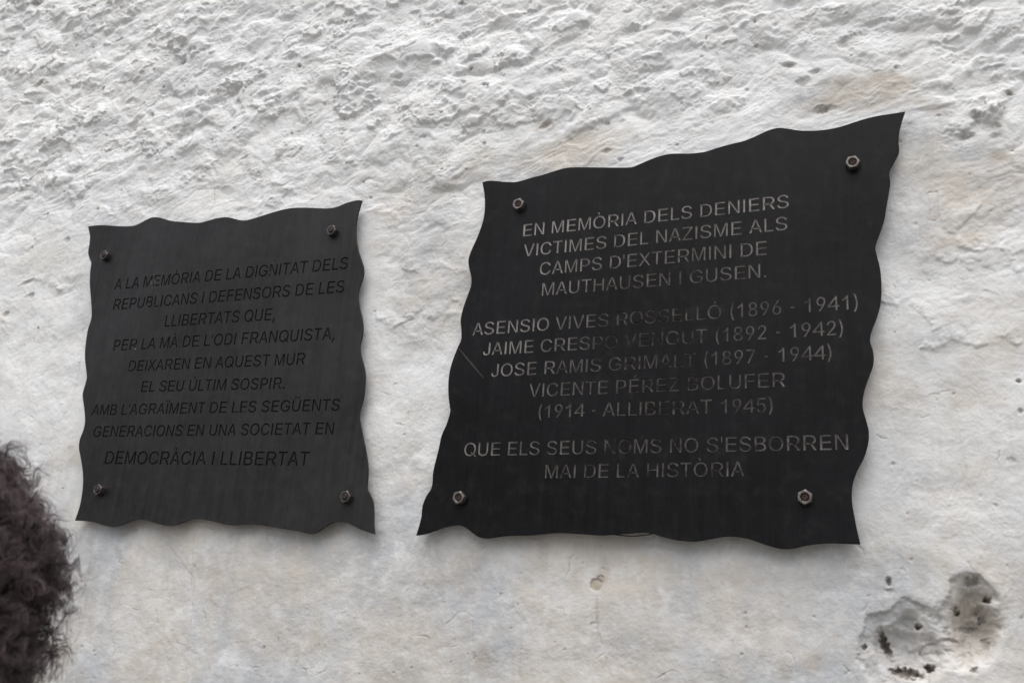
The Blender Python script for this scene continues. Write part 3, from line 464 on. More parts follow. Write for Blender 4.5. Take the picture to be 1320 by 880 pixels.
    def ell(x, z, rx, rz, rot, wa, W1, W2, grow=1.7):
        sl = win(x, z, max(rx, rz) * grow)
        r = min(rx, rz)
        dx = X[sl] - x + wa * r * W1[sl]; dz = Z[sl] - z + wa * r * W2[sl]
        c, s_ = math.cos(R(rot)), math.sin(R(rot))
        u = (dx * c + dz * s_) / rx; v = (-dx * s_ + dz * c) / rz
        return sl, u, v
    # keep the plaster behind the plates well clear of them
    for (x0, x1) in ((-1.50, -.83), (-.66, -.03)):
        pm = sstep(-.02, .05, X - x0) * sstep(-.02, .05, x1 - X) * sstep(1.76, 1.82, Z) * (1 - sstep(2.30, 2.36, Z))
        h = h * (1 - .7 * pm)
    h = np.where(h > .012, .012 + (h - .012) * .6, h)
    # more hollows scattered through the roughcast than the ones measured above
    pr = np.random.default_rng(11)
    extra = []
    for k in range(900):
        x, z = (pr.uniform(-2.1, .25), pr.uniform(2.2, 3.1)) if k < 520 else (pr.uniform(-2.9, 1.0), pr.uniform(2.2, 3.8))
        if k >= 520 and -2.1 < x < .25 and z < 3.1: continue
        j, i = np.searchsorted(zs, z), np.searchsorted(xs, x)
        if rough[j, i] < .45: continue
        if k < 110 or k > 800:
            rx = pr.uniform(.008, .026); extra.append((x, z, rx, rx * pr.uniform(.3, .6), pr.uniform(-8, 32), pr.uniform(.45, .8), 0.0))
        else:
            rx = pr.uniform(.0018, .0045); extra.append((x, z, rx, rx * pr.uniform(.7, 1.1), 0, pr.uniform(.8, 1.5), max(0, pr.uniform(-.3, .7))))
    for x, z, rx, rz, rot, d, g in list(PITS) + extra:
        sl, u, v = ell(x, z, rx, rz, rot, .7, .6 * wob + .5 * hi1, .6 * wob2 + .5 * hi2)
        e = np.sqrt(u * u + v * v)
        up = .62 + .38 * np.clip(-v + .2, -1, 1) * -1          # deepest under the upper lip
        dep = d * .85 * min(rx, rz) * (1.25 if max(rx, rz) < .008 else 1.0)
        h[sl] -= dep * (1 - sstep(.42, 1.02, e)) * np.clip(up, .25, 1)
        # a proud lip along the upper rim of big pockets
        if max(rx, rz) > .014:
            h[sl] += .16 * dep * np.exp(-((e - 1.1) / .16) ** 2) * sstep(-.1, .7, v)
        pit_dark[sl] = np.maximum(pit_dark[sl], g * .9 * (1 - sstep(.25, .75, e)))  # darker brown centre in the pit
        if g > .3: mx[sl] = np.maximum(mx[sl], .6 * (1 - sstep(.6, 1.6, e)))
    big3 = fbm(X / .05 + 2, Z / .05, 2, .45); big4 = fbm(X / .05 - 9, Z / .05 + 3, 2, .45)
    for x, z, rx, rz, rot, d in BOWLS:
        sl, u, v = ell(x, z, rx, rz, rot, .42, big3, big4, 2.1)
        e = np.sqrt(u * u + v * v) + .06 * wob[sl]
        h[sl] -= .80 * d * (1 - sstep(.05, 1.05, e)) + .0048 * (1 - sstep(.91, 1.0, e + .05 * hi1[sl])) * np.clip(.5 + .5 * (v - u) + 1.8 * wob[sl], 0, 1)
        h[sl] += .0008 * np.exp(-((e - 1.14) / .12) ** 2) * (.4 + 2 * big1[sl])
        h[sl] += ((.0085 if x > .04 else .0045) * big2[sl] + .0014 * wob[sl]) * (1 - sstep(.6, 1.05, e))
        stain[sl] = np.maximum(stain[sl], (.34 if x > .04 else .07) * (1 - sstep(.65, .95, e)))
    for x, z, rx, rz, rot, d, g in SLITS:
        sl, u, v = ell(x, z, rx, rz, rot, 1.1, .5 * wob + .75 * hi1, .5 * wob2 + .75 * hi2)
        e = np.sqrt(u * u + v * v)
        h[sl] -= 1.2 * d * (1 - sstep(.60, 1.25, e))
        pit_dark[sl] = np.maximum(pit_dark[sl], g * .75 * (1 - sstep(.3, 1.1, e)))  # darker brown centre in the slit
        stain[sl] = np.maximum(stain[sl], .5 * g * (1 - sstep(.8, 1.5, e)))
    for x, z, rx, rz, rot, st in CREAM:
        sl, u, v = ell(x, z, rx, rz, rot, .55, big1, big2, 2.3)
        mx[sl] = np.maximum(mx[sl], min(1, 1.3 * st) * (1 - sstep(.45, 1.35, np.sqrt(u * u + v * v) + .25 * wob[sl])))
    for x, z, rx, rz, rot, st in STAINS:
        hard = st > .9
        sl, u, v = ell(x, z, rx, rz, rot, .45, wob, wob2, 2.2)
        e = np.sqrt(u * u + v * v)
        mk = st * (1 - (sstep(.9, 1.02, e) if hard else sstep(.35, 1.3, e + .3 * wob[sl])))
        stain[sl] = np.maximum(stain[sl], mk)
        if hard: h[sl] -= .0022 * (1 - sstep(.85, 1.02, e))
    # many short hairlines and specks in the worn limewash
    hr = np.random.default_rng(41)
    fine = []
    for k in range(130):
        x, z = hr.uniform(-1.75, .22), hr.uniform(1.48, 2.25)
        a = hr.uniform(0, 6.28); p = [(x, z)]
        for j in range(hr.integers(2, 6)):
            a += hr.normal() * .7; s_ = hr.uniform(.003, .009)
            p.append((p[-1][0] + s_ * math.cos(a), p[-1][1] + s_ * math.sin(a)))
        fine.append(p)
    for k in range(260):
        x, z = hr.uniform(-1.75, .22), hr.uniform(1.46, 2.35); r = hr.uniform(.0010, .0026)
        sl, u, v = ell(x, z, r, r, 0, .6, hi1, hi2)
        e = np.sqrt(u * u + v * v)
        h[sl] -= .6 * r * (1 - sstep(.4, 1.1, e))
        stain[sl] = np.maximum(stain[sl], hr.uniform(.1, .7) * (1 - sstep(.4, 1.2, e)))
    for pts in CRACKS + fine:
        for (ax, az), (bx, bz) in zip(pts[:-1], pts[1:]):
            L = math.hypot(bx - ax, bz - az)
            sl = win((ax + bx) / 2, (az + bz) / 2, L / 2 + .008)
            px = X[sl] - ax + .0025 * wob[sl]; pz = Z[sl] - az + .0025 * wob2[sl]
            t = np.clip((px * (bx - ax) + pz * (bz - az)) / (L * L), 0, 1)
            dd = np.hypot(px - t * (bx - ax), pz - t * (bz - az))
            k = (1 - sstep(.0005, .0016, dd)) * np.clip(.55 + .9 * wob[sl], .1, 1)
            h[sl] -= .0010 * k
            stain[sl] = np.maximum(stain[sl], .5 * k)
    for pts in RIDGES:                              # lips where a thicker coat of plaster ends
        for (ax, az), (bx, bz) in zip(pts[:-1], pts[1:]):
            L = math.hypot(bx - ax, bz - az)
            sl = win((ax + bx) / 2, (az + bz) / 2, L / 2 + .03)
            px = X[sl] - ax + .004 * wob[sl]; pz = Z[sl] - az + .005 * wob2[sl]
            t = (px * (bx - ax) + pz * (bz - az)) / (L * L)
            dd = pz - t * (bz - az)
            dd = (px * -(bz - az) + pz * (bx - ax)) / L
            k = np.where(dd > 0, np.exp(-(dd / .014) ** 2), np.exp(-(dd / .0028) ** 2)) * sstep(-.18, .02, t) * (1 - sstep(.98, 1.18, t))
            rg[sl] = np.maximum(rg[sl], k)
    h = h + .0022 * rg * np.clip(.6 + 1.6 * wob + .9 * w1, 0, 1.6)
    # old plaster: thin vertical stain runs and broad toning that darkens towards the bottom
    run = sstep(.25, .6, fbm(X / .020, Z / .30, 3, .55)) * sstep(1.80, 1.70, Z) if False else 0
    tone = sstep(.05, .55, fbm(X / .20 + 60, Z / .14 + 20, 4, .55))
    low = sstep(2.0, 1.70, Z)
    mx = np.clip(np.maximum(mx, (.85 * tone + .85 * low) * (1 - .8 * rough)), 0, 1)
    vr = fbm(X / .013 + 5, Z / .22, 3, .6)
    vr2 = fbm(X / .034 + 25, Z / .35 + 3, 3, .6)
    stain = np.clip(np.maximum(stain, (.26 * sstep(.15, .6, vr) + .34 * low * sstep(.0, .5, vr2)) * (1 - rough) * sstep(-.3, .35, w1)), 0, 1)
    # relief stands out towards the front
    Y = -h
    Vt = np.stack([X, Y, Z], -1).reshape(-1, 3)
    idx = np.arange(nx * nz, dtype=np.int32).reshape(nz, nx)
    Fq = np.stack([idx[:-1, :-1], idx[:-1, 1:], idx[1:, 1:], idx[1:, :-1]], -1).reshape(-1, 4)
    # thickness: rim and back
    x0, x1, z0, z1 = xs[0], xs[-1], zs[0], zs[-1]
    rim = np.concatenate([idx[0, :], idx[1:, -1], idx[-1, -2::-1], idx[-2:0:-1, 0]])
    nb = len(rim); off = len(Vt)
    bk = Vt[rim].copy(); bk[:, 1] = .40
    Vt = np.concatenate([Vt, bk, [[(x0 + x1) / 2, .40, (z0 + z1) / 2]]])
    k = np.arange(nb); k2 = (k + 1) % nb
    side = np.stack([rim[k2], rim[k], off + k, off + k2], -1)
    me = mesh_arrays("whitewashed_wall", Vt, np.concatenate([Fq, side]), smooth=True)
    att = me.color_attributes.new("plaster_marks", 'FLOAT_COLOR', 'POINT')
    colr = np.zeros((len(Vt), 4), np.float32); colr[:, 3] = 1
    colr[:nx * nz, 0] = mx.ravel(); colr[:nx * nz, 1] = stain.ravel(); colr[:nx * nz, 2] = pit_dark.ravel()
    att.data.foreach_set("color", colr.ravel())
    o = obj("whitewashed_wall", me, M_WALL)
    tag(o, "rough whitewashed lime plaster wall behind the two dark plaques, with hollows at lower right", "wall")
    return xs, zs, h
WALL = build_wall()

# ------------------------------------------------------------------ ground outside the wall's foot (gives the bounce light)
def build_ground():
    bm = bmesh.new()
    bmesh.ops.create_grid(bm, x_segments=2, y_segments=2, size=150)
    o = obj("ground", bm_mesh("ground", bm), mat_plain("pale_paving", (.13, .125, .115), (.22, .21, .19), 2.0, .9))
    tag(o, "pale dusty paving in front of the wall", "ground", kind="structure")
build_ground()

# ------------------------------------------------------------------ plaques
def catmull(p, sub):
    p = [p[0]] + list(p) + [p[-1]]
    out = []
    for i in range(1, len(p) - 2):
        for k in range(sub):
            t = k / sub
            out.append(tuple(.5 * (2 * p[i][d] + (p[i + 1][d] - p[i - 1][d]) * t + (2 * p[i - 1][d] - 5 * p[i][d] + 4 * p[i + 1][d] - p[i + 2][d]) * t * t
                                   + (3 * p[i][d] - p[i - 1][d] - 3 * p[i + 1][d] + p[i + 2][d]) * t ** 3) for d in range(len(p[0]))))
    out.append(tuple(p[-1]))
    return out

def smooth_edges(edges, sub=3):
    """Catmull-Rom through each side, corners kept sharp; closed list of (x, z)"""
    out = []
    for e in edges:
        out += catmull(e, sub)[:-1]
    return out

def area(q):
    return .5 * sum(a[0] * b[1] - b[0] * a[1] for a, b in zip(q, q[1:] + q[:1]))

def inside(pts, polys):
    """even-odd test of many points against a list of polygons"""
    pts = np.asarray(pts); c = np.zeros(len(pts), bool)
    for q in polys:
        a = np.array(q); b = np.roll(a, -1, 0)
        x, y = pts[:, :1], pts[:, 1:]
        hit = ((a[:, 1] > y) != (b[:, 1] > y)) & (x < (b[:, 0] - a[:, 0]) * (y - a[:, 1]) / (b[:, 1] - a[:, 1] + 1e-15) + a[:, 0])
        c ^= (hit.sum(1) % 2).astype(bool)
    return c

def offset(q, d):
    """move every edge of a polygon to its left by d (mitred, clamped)"""
    n = len(q); out = []
    for i in range(n):
        a, b, c = q[i - 1], q[i], q[(i + 1) % n]
        u = Vector((b[0] - a[0], b[1] - a[1])).normalized(); v = Vector((c[0] - b[0], c[1] - b[1])).normalized()
        n1 = Vector((-u.y, u.x)); n2 = Vector((-v.y, v.x))
        m = n1 + n2
        k = max(m.length_squared / 2, .35)
        out.append((b[0] + m.x * d / k, b[1] + m.y * d / k))
    return out

def fill(polys):
    """constrained triangulation of the area inside polys (even-odd)"""
    vs, es = [], []
    for q in polys:
        o = len(vs)
        vs += [Vector(p) for p in q]
        es += [(o + i, o + (i + 1) % len(q)) for i in range(len(q))]
    v, e, f, _, _, _ = mathutils.geometry.delaunay_2d_cdt(vs, es, [], 0, 1e-7)
    P = np.array([x[:] for x in v]); T = np.array(f, dtype=np.int32)
    return P, T, P[T].mean(1)

def line_polys(line, inset):
    """one engraved line: glyph outlines laid along its baseline, area kept on the left of every outline"""
    s, xa, za, xb, zb, cap = line
    pen = 0; gl = []
    for ch in s:
        if ch == ' ':
            pen += 388; continue
        adv, ps = GLYPHS[ch]
        gl.append([[((pen + q[i]) / 1000, q[i + 1] / 1000) for i in range(0, len(q), 2)] for q in ps])
        pen += adv
    x0 = min(p[0] for g in gl for q in g for p in q); x1 = max(p[0] for g in gl for q in g for p in q)
    L = math.hypot(xb - xa, zb - za); sx = L / (x1 - x0)
    ux, uz = (xb - xa) / L, (zb - za) / L
    out = []
    for g in gl:
        for i, q in enumerate(g):
            hole = sum(inside([q[0]], [r])[0] for j, r in enumerate(g) if j != i) % 2 == 1
            if (area(q) > 0) == hole: q = q[::-1]
            out.append([(xa + ux * (p[0] - x0) * sx, za + uz * (p[0] - x0) * sx + p[1] * cap) for p in q])
    return [offset(q, inset) for q in out]

FRONT_Y = -.020
class Sheet:
    """collects triangles and quads given as plate (x, z, depth behind the front face)"""
    def __init__(self, org): self.v = []; self.f = []; self.o = org; self.s = {}
    def pts(self, pp, d):
        k = len(self.v)
        self.v += [(x - self.o[0], FRONT_Y + d - self.o[1], z - self.o[2]) for x, z in pp]
        return k
    def band(self, a, da, b, db, flip=False):
        n = len(a); i = self.pts(a, da); j = self.pts(b, db)
        for k in range(n):
            k2 = (k + 1) % n
            self.f.append((i + k, i + k2, j + k2, j + k)[::-1 if flip else 1])
    def tris(self, P, T, d, flip=False, slot=0):
        i = self.pts(P, d)
        for t in T:
            a, b, c = P[t[0]], P[t[1]], P[t[2]]
            ccw = (b[0] - a[0]) * (c[1] - a[1]) - (c[0] - a[0]) * (b[1] - a[1]) > 0
            q = [int(i + k) for k in (t if ccw else t[::-1])]
            if slot: self.s[len(self.f)] = slot
            self.f.append(tuple(q[::-1] if flip else q))
    def mesh(self, name):
        me = bpy.data.meshes.new(name)
        me.from_pydata(self.v, [], self.f)
        for k, m in self.s.items(): me.polygons[k].material_index = m
        me.update()
        return me

def build_plaque(edges, lines, nuts, m_plate, m_groove, m_nut, m_rod, label, nut_rot, rod_out, groove):
    outline = smooth_edges(edges)
    if area(outline) < 0: outline = outline[::-1]
    xs = [p[0] for p in outline]; zs = [p[1] for p in outline]
    org = ((min(xs) + max(xs)) / 2, 0.0, min(zs))
    root = empty("memorial_plaque", org)
    tag(root, label, "plaque")
    lp = [line_polys(l, groove[2]) for l in lines]
    TH, ch = .0042, .00035
    inner = offset(outline, ch)
    s = Sheet(org)
    P, T, c = fill([inner] + [q for l in lp for q in l])
    keep = inside(c, [inner])
    for l in lp:
        a = np.array([p for q in l for p in q]); lo = a.min(0); hi = a.max(0)
        m = np.where((c[:, 0] > lo[0]) & (c[:, 0] < hi[0]) & (c[:, 1] > lo[1]) & (c[:, 1] < hi[1]))[0]
        keep[m] &= ~inside(c[m], l)
    s.tris(P, T[keep], 0.0)
    s.band(outline, ch, inner, 0.0)
    s.band(outline, TH - ch, outline, ch)
    s.band(inner, TH, outline, TH - ch)
    P, T, c = fill([inner])
    s.tris(P, T[inside(c, [inner])], TH, True)
    obj("plate", s.mesh("plate"), m_plate, root)
    w, d, _ = groove
    for l in lp:                                   # cut letters: sloping sides and a narrow floor
        s = Sheet(org)
        fl = [offset(q, w) for q in l]
        for q, b in zip(l, fl): s.band(q, 0.0, b, d)
        P, T, c = fill(fl)
        s.tris(P, T[inside(c, fl)], d, slot=1)
        obj("inscription_line", s.mesh("inscription_line"), [m_groove, M_FLOOR_SHADE], root)
    for k, (x, z) in enumerate(nuts):
        nut = obj("nut", nut_mesh(), m_nut, root, (x - org[0], FRONT_Y - org[1], z - org[2]))
        nut.rotation_euler = (0, nut_rot[k], 0)
        obj("threaded_rod", rod_mesh(rod_out), m_rod, nut)
    return root, org

def nut_mesh(af=.0178, hgt=.0100, hole=.0055, seg=48):
    """hex nut standing out along -y, chamfered round at the front, with a threaded bore"""
    rc = af / 2 / math.cos(math.pi / 6)
    bm = bmesh.new()
    def hexr(t):
        a = (t + math.pi / 6) % (math.pi / 3) - math.pi / 6
        return af / 2 / math.cos(a)
    rings = []
    def ring(rf, yf):
        vs = []
        for k in range(seg):
            t = 2 * math.pi * k / seg
            r, y = rf(t), yf(t)
            vs.append(bm.verts.new((r * math.cos(t), y, r * math.sin(t))))
        rings.append(vs)
    rchm = af / 2 * .95
    ring(hexr, lambda t: 0.0)
    ring(hexr, lambda t: -hgt + (hexr(t) - rchm) * .58 + .0003)
    ring(lambda t: rchm, lambda t: -hgt)
    ring(lambda t: hole + .0009, lambda t: -hgt)
    ring(lambda t: hole, lambda t: -hgt + .0009)
    for j in range(4):
        ring(lambda t, j=j: hole + (.0004 if j % 2 == 0 else -.0002), lambda t, j=j: -hgt + .0016 + j * .0008)
    ring(lambda t: hole, lambda t: 0.0)
    for a, b in zip(rings[:-1], rings[1:]):
        for k in range(seg):
            bm.faces.new((a[k], a[(k + 1) % seg], b[(k + 1) % seg], b[k]))
    bmesh.ops.recalc_face_normals(bm, faces=bm.faces)
    return bm_mesh("nut", bm)

def rod_mesh(out, r=.0051, seg=32):
    bm = bmesh.new()
    rings = []
    y = .006; k = 0
    prof = []
    while y > -out + .0012:
        prof.append((r + (.0002 if k % 2 else -.0003), y)); y -= .0009; k += 1
    prof += [(r - .0005, -out + .0009), (r - .0012, -out + .0001), (r * .55, -out - .00015), (r * .2, -out + .0001)]
    for rr, yy in prof:
        rings.append([bm.verts.new((rr * math.cos(2 * math.pi * j / seg), yy + .00012 * math.sin(j * 3), rr * math.sin(2 * math.pi * j / seg))) for j in range(seg)])
    for a, b in zip(rings[:-1], rings[1:]):
        for j in range(seg):
            bm.faces.new((a[j], a[(j + 1) % seg], b[(j + 1) % seg], b[j]))
    bm.faces.new(rings[-1]); bm.faces.new(rings[0][::-1])
    bmesh.ops.recalc_face_normals(bm, faces=bm.faces)
    return bm_mesh("threaded_rod", bm)

build_plaque(LEFT_EDGES, LEFT_LINES, LEFT_NUTS, M_PL_L, M_GR_L, M_NUT_L, M_DARKROD,
    "smaller dark grey wavy-edged metal plaque beginning A LA MEMÒRIA DE LA DIGNITAT", [.2, .5, .1, .35], .0115, (.00055, .0013, -.00006))
rp, ro = build_plaque(RIGHT_EDGES, RIGHT_LINES, RIGHT_NUTS, M_PL_R, M_GR_R, M_NUT_R, M_RUST,
    "larger black wavy-edged metal plaque beginning EN MEMÒRIA DELS DENIERS", [.25, .42, .3, .08], .0085, (.00095, .0011, .00006))

def tube(bm, pts, rad, seg=8, taper=False):
    rings = []
    n = len(pts)
    for i, p in enumerate(pts):
        a = Vector(pts[max(i - 1, 0)]); b = Vector(pts[min(i + 1, n - 1)])
        t = (b - a).normalized()
        s = t.cross(Vector((0, 1, .01))).normalized(); u = s.cross(t)
        r = rad * (1 if not taper else math.sin(math.pi * (.06 + .88 * i / (n - 1))))
        rings.append([bm.verts.new(Vector(p) + s * r * math.cos(2 * math.pi * k / seg) + u * r * math.sin(2 * math.pi * k / seg)) for k in range(seg)])
    for a, b in zip(rings[:-1], rings[1:]):
        for k in range(seg):
            bm.faces.new((a[k], a[(k + 1) % seg], b[(k + 1) % seg], b[k]))
    bm.faces.new(rings[0][::-1]); bm.faces.new(rings[-1])

def build_scratch():
    bm = bmesh.new()
    pts = catmull([(x - ro[0], FRONT_Y - ro[1] + .00025, z - ro[2]) for x, z in SCRATCH], 5)
    tube(bm, pts, .0016, 6, True)
    for v in bm.verts:                       # flattened to a smear lying on the plate
        yb = FRONT_Y - ro[1]
        v.co.y = yb - .00005 + (v.co.y - yb - .00025) * .06
    obj("rust_streak", bm_mesh("rust_streak", bm, True), M_SCR, rp)
build_scratch()

def build_wire():
    bm = bmesh.new()
    tube(bm, catmull([(x, -.016, z) for x, z in WIRE], 6), .0008, 8)
    o = obj("wire", bm_mesh("wire", bm, True), M_WIRE)
    tag(o, "thin black wire sagging just below the bottom edge of the larger plaque", "wire")
build_wire()

# ------------------------------------------------------------------ person with curly hair
HC = Vector((-.678, -.886, 1.616))         # centre of the hair
class Blob(list):
    pass
_s = bmesh.new(); bmesh.ops.create_uvsphere(_s, u_segments=14, v_segments=10, radius=1)
bmesh.ops.triangulate(_s, faces=_s.faces)
_s.verts.index_update()
BALL_V = np.array([v.co[:] for v in _s.verts]); BALL_F = np.array([[v.index for v in f.verts] for f in _s.faces]); _s.free()
def remeshed(name, blob, voxel, smooth_it=4, floor=None):
    """overlapping balls fused into one continuous skin"""
    V = np.concatenate([BALL_V * r + c for c, r in blob])
    if floor is not None: V[:, 2] = np.maximum(V[:, 2], floor)
    n = len(BALL_V)
    F = np.concatenate([BALL_F + n * k for k in range(len(blob))])
    o = bpy.data.objects.new(name, mesh_arrays(name, V, F))
    COL.objects.link(o)
    m = o.modifiers.new("r", 'REMESH'); m.mode = 'VOXEL'; m.voxel_size = voxel
    s = o.modifiers.new("s", 'SMOOTH'); s.iterations = smooth_it; s.factor = .5
    dg = bpy.context.evaluated_depsgraph_get()
    out = bpy.data.meshes.new_from_object(o.evaluated_get(dg))
    out.name = name
    for p in out.polygons: p.use_smooth = True
    bpy.data.objects.remove(o)
    return out

def ball(bm, c, r, sc=(1, 1, 1)):
    bm.append((np.array(c, float), r * np.array(sc, float)))

def limb(bm, pts, n=10):
    """tapering chain of (x,y,z,r)"""
    for a, b in zip(pts[:-1], pts[1:]):
        for k in range(n + 1):
            t = k / n
            ball(bm, [a[d] + (b[d] - a[d]) * t for d in range(3)], a[3] + (b[3] - a[3]) * t)

def build_person():
    base = Vector((HC.x, HC.y - .01, 0))
    root = empty("person", base)
    root.rotation_euler = (0, 0, R(28))
    tag(root, "person with dark brown curly hair standing at the lower left, only the hair in view", "person")
    hz = HC.z - .01                                     # eye height, roughly
    bm = Blob()
    # head facing the wall (+y)
    ball(bm, (0, -.010, hz + .025), .086, (.88, 1.06, .98))
    ball(bm, (0, .022, hz - .030), .070, (.88, .95, 1.15))
    ball(bm, (0, .052, hz - .088), .028, (1.05, .9, .8))
    ball(bm, (0, .098, hz - .018), .014, (.8, 1.1, 1.0))
    ball(bm, (0, .090, hz + .002), .010, (.8, 1.0, 2.0))
    ball(bm, (0, .083, hz - .052), .013, (1.6, .7, .6))
    for s in (-1, 1):
        ball(bm, (s * .031, .076, hz + .004), .0125)
        ball(bm, (s * .030, .078, hz + .024), .012, (1.7, .7, .5))
        ball(bm, (s * .079, -.004, hz - .008), .028, (.28, .7, 1.1))
    limb(bm, [(0, -.012, hz - .05, .054), (0, -.022, hz - .15, .056)], 6)
    # trunk
    limb(bm, [(0, -.02, hz - .17, .07), (0, -.02, hz - .32, .12), (0, -.015, hz - .55, .105), (0, -.015, hz - .72, .125)], 8)
    for s in (-1, 1):
        limb(bm, [(s * .05, -.02, hz - .17, .055), (s * .165, -.02, hz - .205, .058), (s * .20, -.02, hz - .50, .042),
                  (s * .19, .05, hz - .74, .030)], 10)
        limb(bm, [(s * .19, .055, hz - .75, .028), (s * .188, .075, hz - .82, .026)], 5)
        for j in range(4):                              # curled fingers
            yy = .060 + .013 * j
            limb(bm, [(s * .188, yy, hz - .83, .0095), (s * .186, yy + .004, hz - .875 - .004 * (j in (1, 2)), .0085), (s * .176, yy + .004, hz - .905, .0075)], 4)
        limb(bm, [(s * .182, .085, hz - .78, .011), (s * .172, .108, hz - .815, .0095), (s * .166, .112, hz - .845, .008)], 4)
        limb(bm, [(s * .075, -.015, hz - .74, .095), (s * .085, -.01, hz - 1.10, .062), (s * .09, -.025, hz - 1.47, .042)], 10)
        limb(bm, [(s * .092, -.03, .045, .042), (s * .10, .13, .030, .030)], 6)
    obj("body", remeshed("body", bm, .007), mat_plain("skin", (.42, .25, .18), (.50, .31, .23), 30, .5), root)
    bm = Blob()
    limb(bm, [(0, -.022, hz - .165, .085), (0, -.02, hz - .32, .140), (0, -.015, hz - .55, .128), (0, -.015, hz - .76, .148)], 8)
    for s in (-1, 1):
        limb(bm, [(s * .05, -.02, hz - .18, .065), (s * .168, -.02, hz - .21, .072), (s * .203, -.02, hz - .50, .056), (s * .193, .047, hz - .725, .042)], 10)
    obj("jumper", remeshed("jumper", bm, .009), mat_plain("dark_knit", (.022, .022, .026), (.04, .04, .045), 60, .9), root)
    bm = Blob()
    for s in (-1, 1):
        limb(bm, [(s * .075, -.015, hz - .74, .110), (s * .085, -.01, hz - 1.10, .078), (s * .09, -.025, .10, .062)], 10)
    obj("trousers", remeshed("trousers", bm, .009), mat_plain("denim", (.03, .035, .05), (.05, .055, .075), 90, .85), root)
    bm = Blob()
    for s in (-1, 1):
        limb(bm, [(s * .092, -.035, .052, .050), (s * .10, .06, .042, .044), (s * .104, .145, .036, .038)], 8)
    obj("shoe_pair", remeshed("shoe_pair", bm, .007, floor=.004), mat_plain("black_leather", (.015, .014, .013), (.03, .027, .025), 40, .5), root)
    # hair: a dense core and thousands of separate ringlet strands
    a = N("curly_hair")
    at = a.t.nodes.new("ShaderNodeAttribute"); at.attribute_name = "strand_tint"
    a.set(Base_Color=a.mix(at.outputs["Fac"], (.024, .017, .018), (.18, .128, .132)), Roughness=.42, Specular_IOR_Level=.45)
    V, F, T = [], [], []
    c0 = HC - base
    rs = np.random.default_rng(3)
    off = 0
    # lumpy core
    nu, nv = 96, 64
    th = np.linspace(0, 2 * np.pi, nu, endpoint=False); ph = np.linspace(.02, np.pi - .02, nv)
    TH, PH = np.meshgrid(th, ph)
    D = np.stack([np.sin(PH) * np.cos(TH), np.sin(PH) * np.sin(TH), np.cos(PH)], -1)
    def mass(D):
        x, y, z = D[..., 0], D[..., 1], D[..., 2]
        r = .130 + .010 * perlin(x * 3.1 + y * 2.3 + 7, z * 3.3 - y) + .005 * perlin(x * 9 + y * 5, z * 9 - y * 6)
        r = r * (1 - .10 * np.clip(z, 0, 1) ** 2) * (1 + .16 * np.clip(-z, 0, 1))
        face = sstep(.55, .9, y) * sstep(.75, .3, np.abs(z + .25))     # opening for the face, on the wall side
        return r * (1 - .42 * face)
    P = D * (mass(D) - .014)[..., None] + np.array(c0)
    V.append(P.reshape(-1, 3)); T.append(np.full(nu * nv, .0))
    ix = np.arange(nu * nv).reshape(nv, nu); jx = np.roll(ix, -1, 1)
    F.append(np.stack([ix[:-1], ix[1:], jx[1:], jx[:-1]], -1).reshape(-1, 4)); off = nu * nv
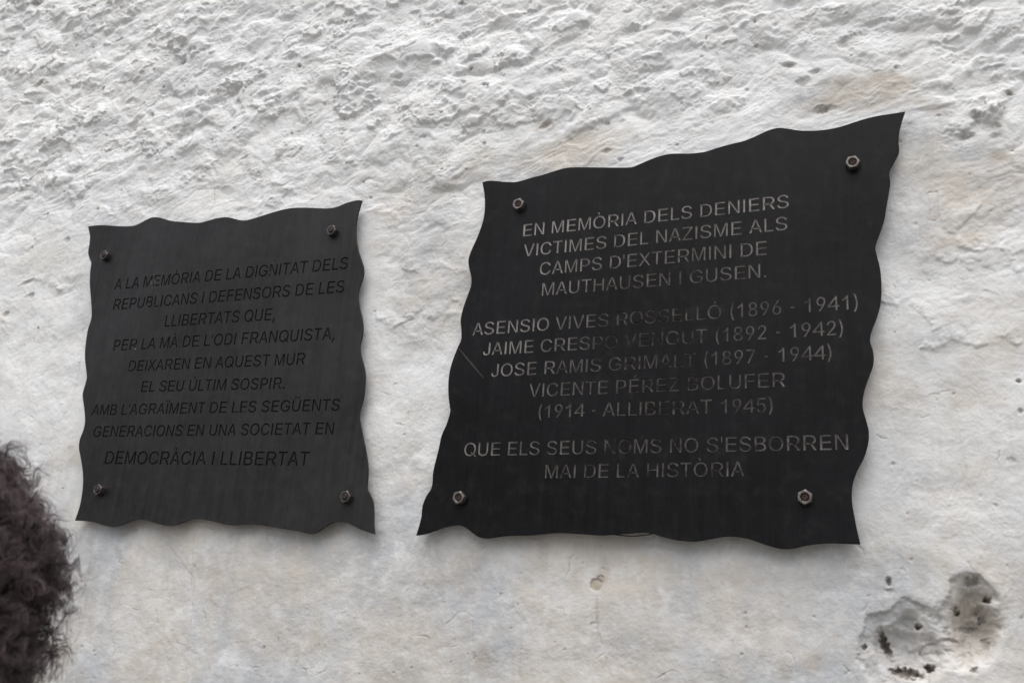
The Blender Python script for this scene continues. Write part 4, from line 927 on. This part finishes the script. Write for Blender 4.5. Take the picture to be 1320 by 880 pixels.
    def strands(n_curl, per, fly):
        nonlocal off
        for c in range(n_curl):
            d = rs.normal(size=3)
            d /= np.linalg.norm(d)
            if d[1] > .5 and -.75 < d[2] < .3 and abs(d[0]) < .5: continue      # the face
            if d[0] < -.2 and rs.random() < .45: continue
            rr = float(mass(d[None, :])[0])
            root_p = np.array(c0) + d * (rr - (.030 if fly else .026))
            L = rs.uniform(.030, .055) if not fly else rs.uniform(.040, .070)
            crl = rs.uniform(.0030, .0068) if not fly else rs.uniform(.003, .009)
            pitch = rs.uniform(.008, .015) if not fly else rs.uniform(.012, .030)
            ax = d * .8 + np.array([0, 0, -.45]) + rs.normal(size=3) * .5
            ax /= np.linalg.norm(ax)
            bend = np.array([0, 0, -1.0]) * rs.uniform(.0, 1.2) + rs.normal(size=3) * .6
            ph0 = rs.uniform(0, 6.28); hand = 1 if rs.random() < .5 else -1
            tint0 = rs.uniform(0, .8)
            npt = int(L / pitch * 13) + 8
            t = np.linspace(0, 1, npt)
            s = np.cross(ax, [.3, .2, .9]); s /= np.linalg.norm(s); u = np.cross(ax, s)
            axis_p = root_p + np.outer(t * L, ax) + np.outer((t * L) ** 2 * 4.0, bend)
            one = np.ones((per, 1))
            rad = crl * (.5 + .5 * np.minimum(1, t * 3) + .28 * np.sin(t * rs.uniform(6, 16) + ph0))[None] * rs.uniform(.75, 1.2, (per, 1)) * (1 + .35 * t[None] * rs.uniform(-.8, .8, (per, 1)))
            an = ph0 + hand * t[None] * L / pitch * 6.283 * rs.uniform(.94, 1.06, (per, 1)) + rs.normal(size=(per, 1)) * .35
            pts = axis_p[None] + (rad * np.cos(an))[..., None] * s + (rad * np.sin(an))[..., None] * u + rs.normal(size=(per, 1, 3)) * .0011
            tg = np.gradient(pts, axis=1); tg /= np.linalg.norm(tg, axis=2, keepdims=True) + 1e-9
            s2 = np.cross(tg, ax + .01); s2 /= np.linalg.norm(s2, axis=2, keepdims=True) + 1e-9
            u2 = np.cross(tg, s2)
            w = ((.00021 if not fly else .00014) * rs.uniform(.7, 1.3, (per, 1)) * np.minimum(1, 4 * (1.02 - t))[None])[..., None]
            ring = np.stack([pts + s2 * w, pts + (-.5 * s2 + .87 * u2) * w, pts + (-.5 * s2 - .87 * u2) * w], 2)
            V.append(ring.reshape(-1, 3))
            T.append(np.repeat(np.clip(tint0 + rs.normal(size=per) * .22, 0, 1), npt * 3))
            b = (off + np.arange(per)[:, None] * npt * 3 + np.arange(npt - 1)[None] * 3).reshape(-1, 1)
            for q in range(3):
                q2 = (q + 1) % 3
                F.append(np.concatenate([b + q, b + q2, b + 3 + q2, b + 3 + q], 1))
            off += per * npt * 3
    strands(3800, 9, False)
    strands(260, 1, True)
    me = mesh_arrays("hair", np.concatenate(V), np.concatenate(F), smooth=True)
    av = me.attributes.new("strand_tint", 'FLOAT', 'POINT')
    av.data.foreach_set("value", np.concatenate(T).astype(np.float32))
    obj("hair", me, a.m, root)
build_person()
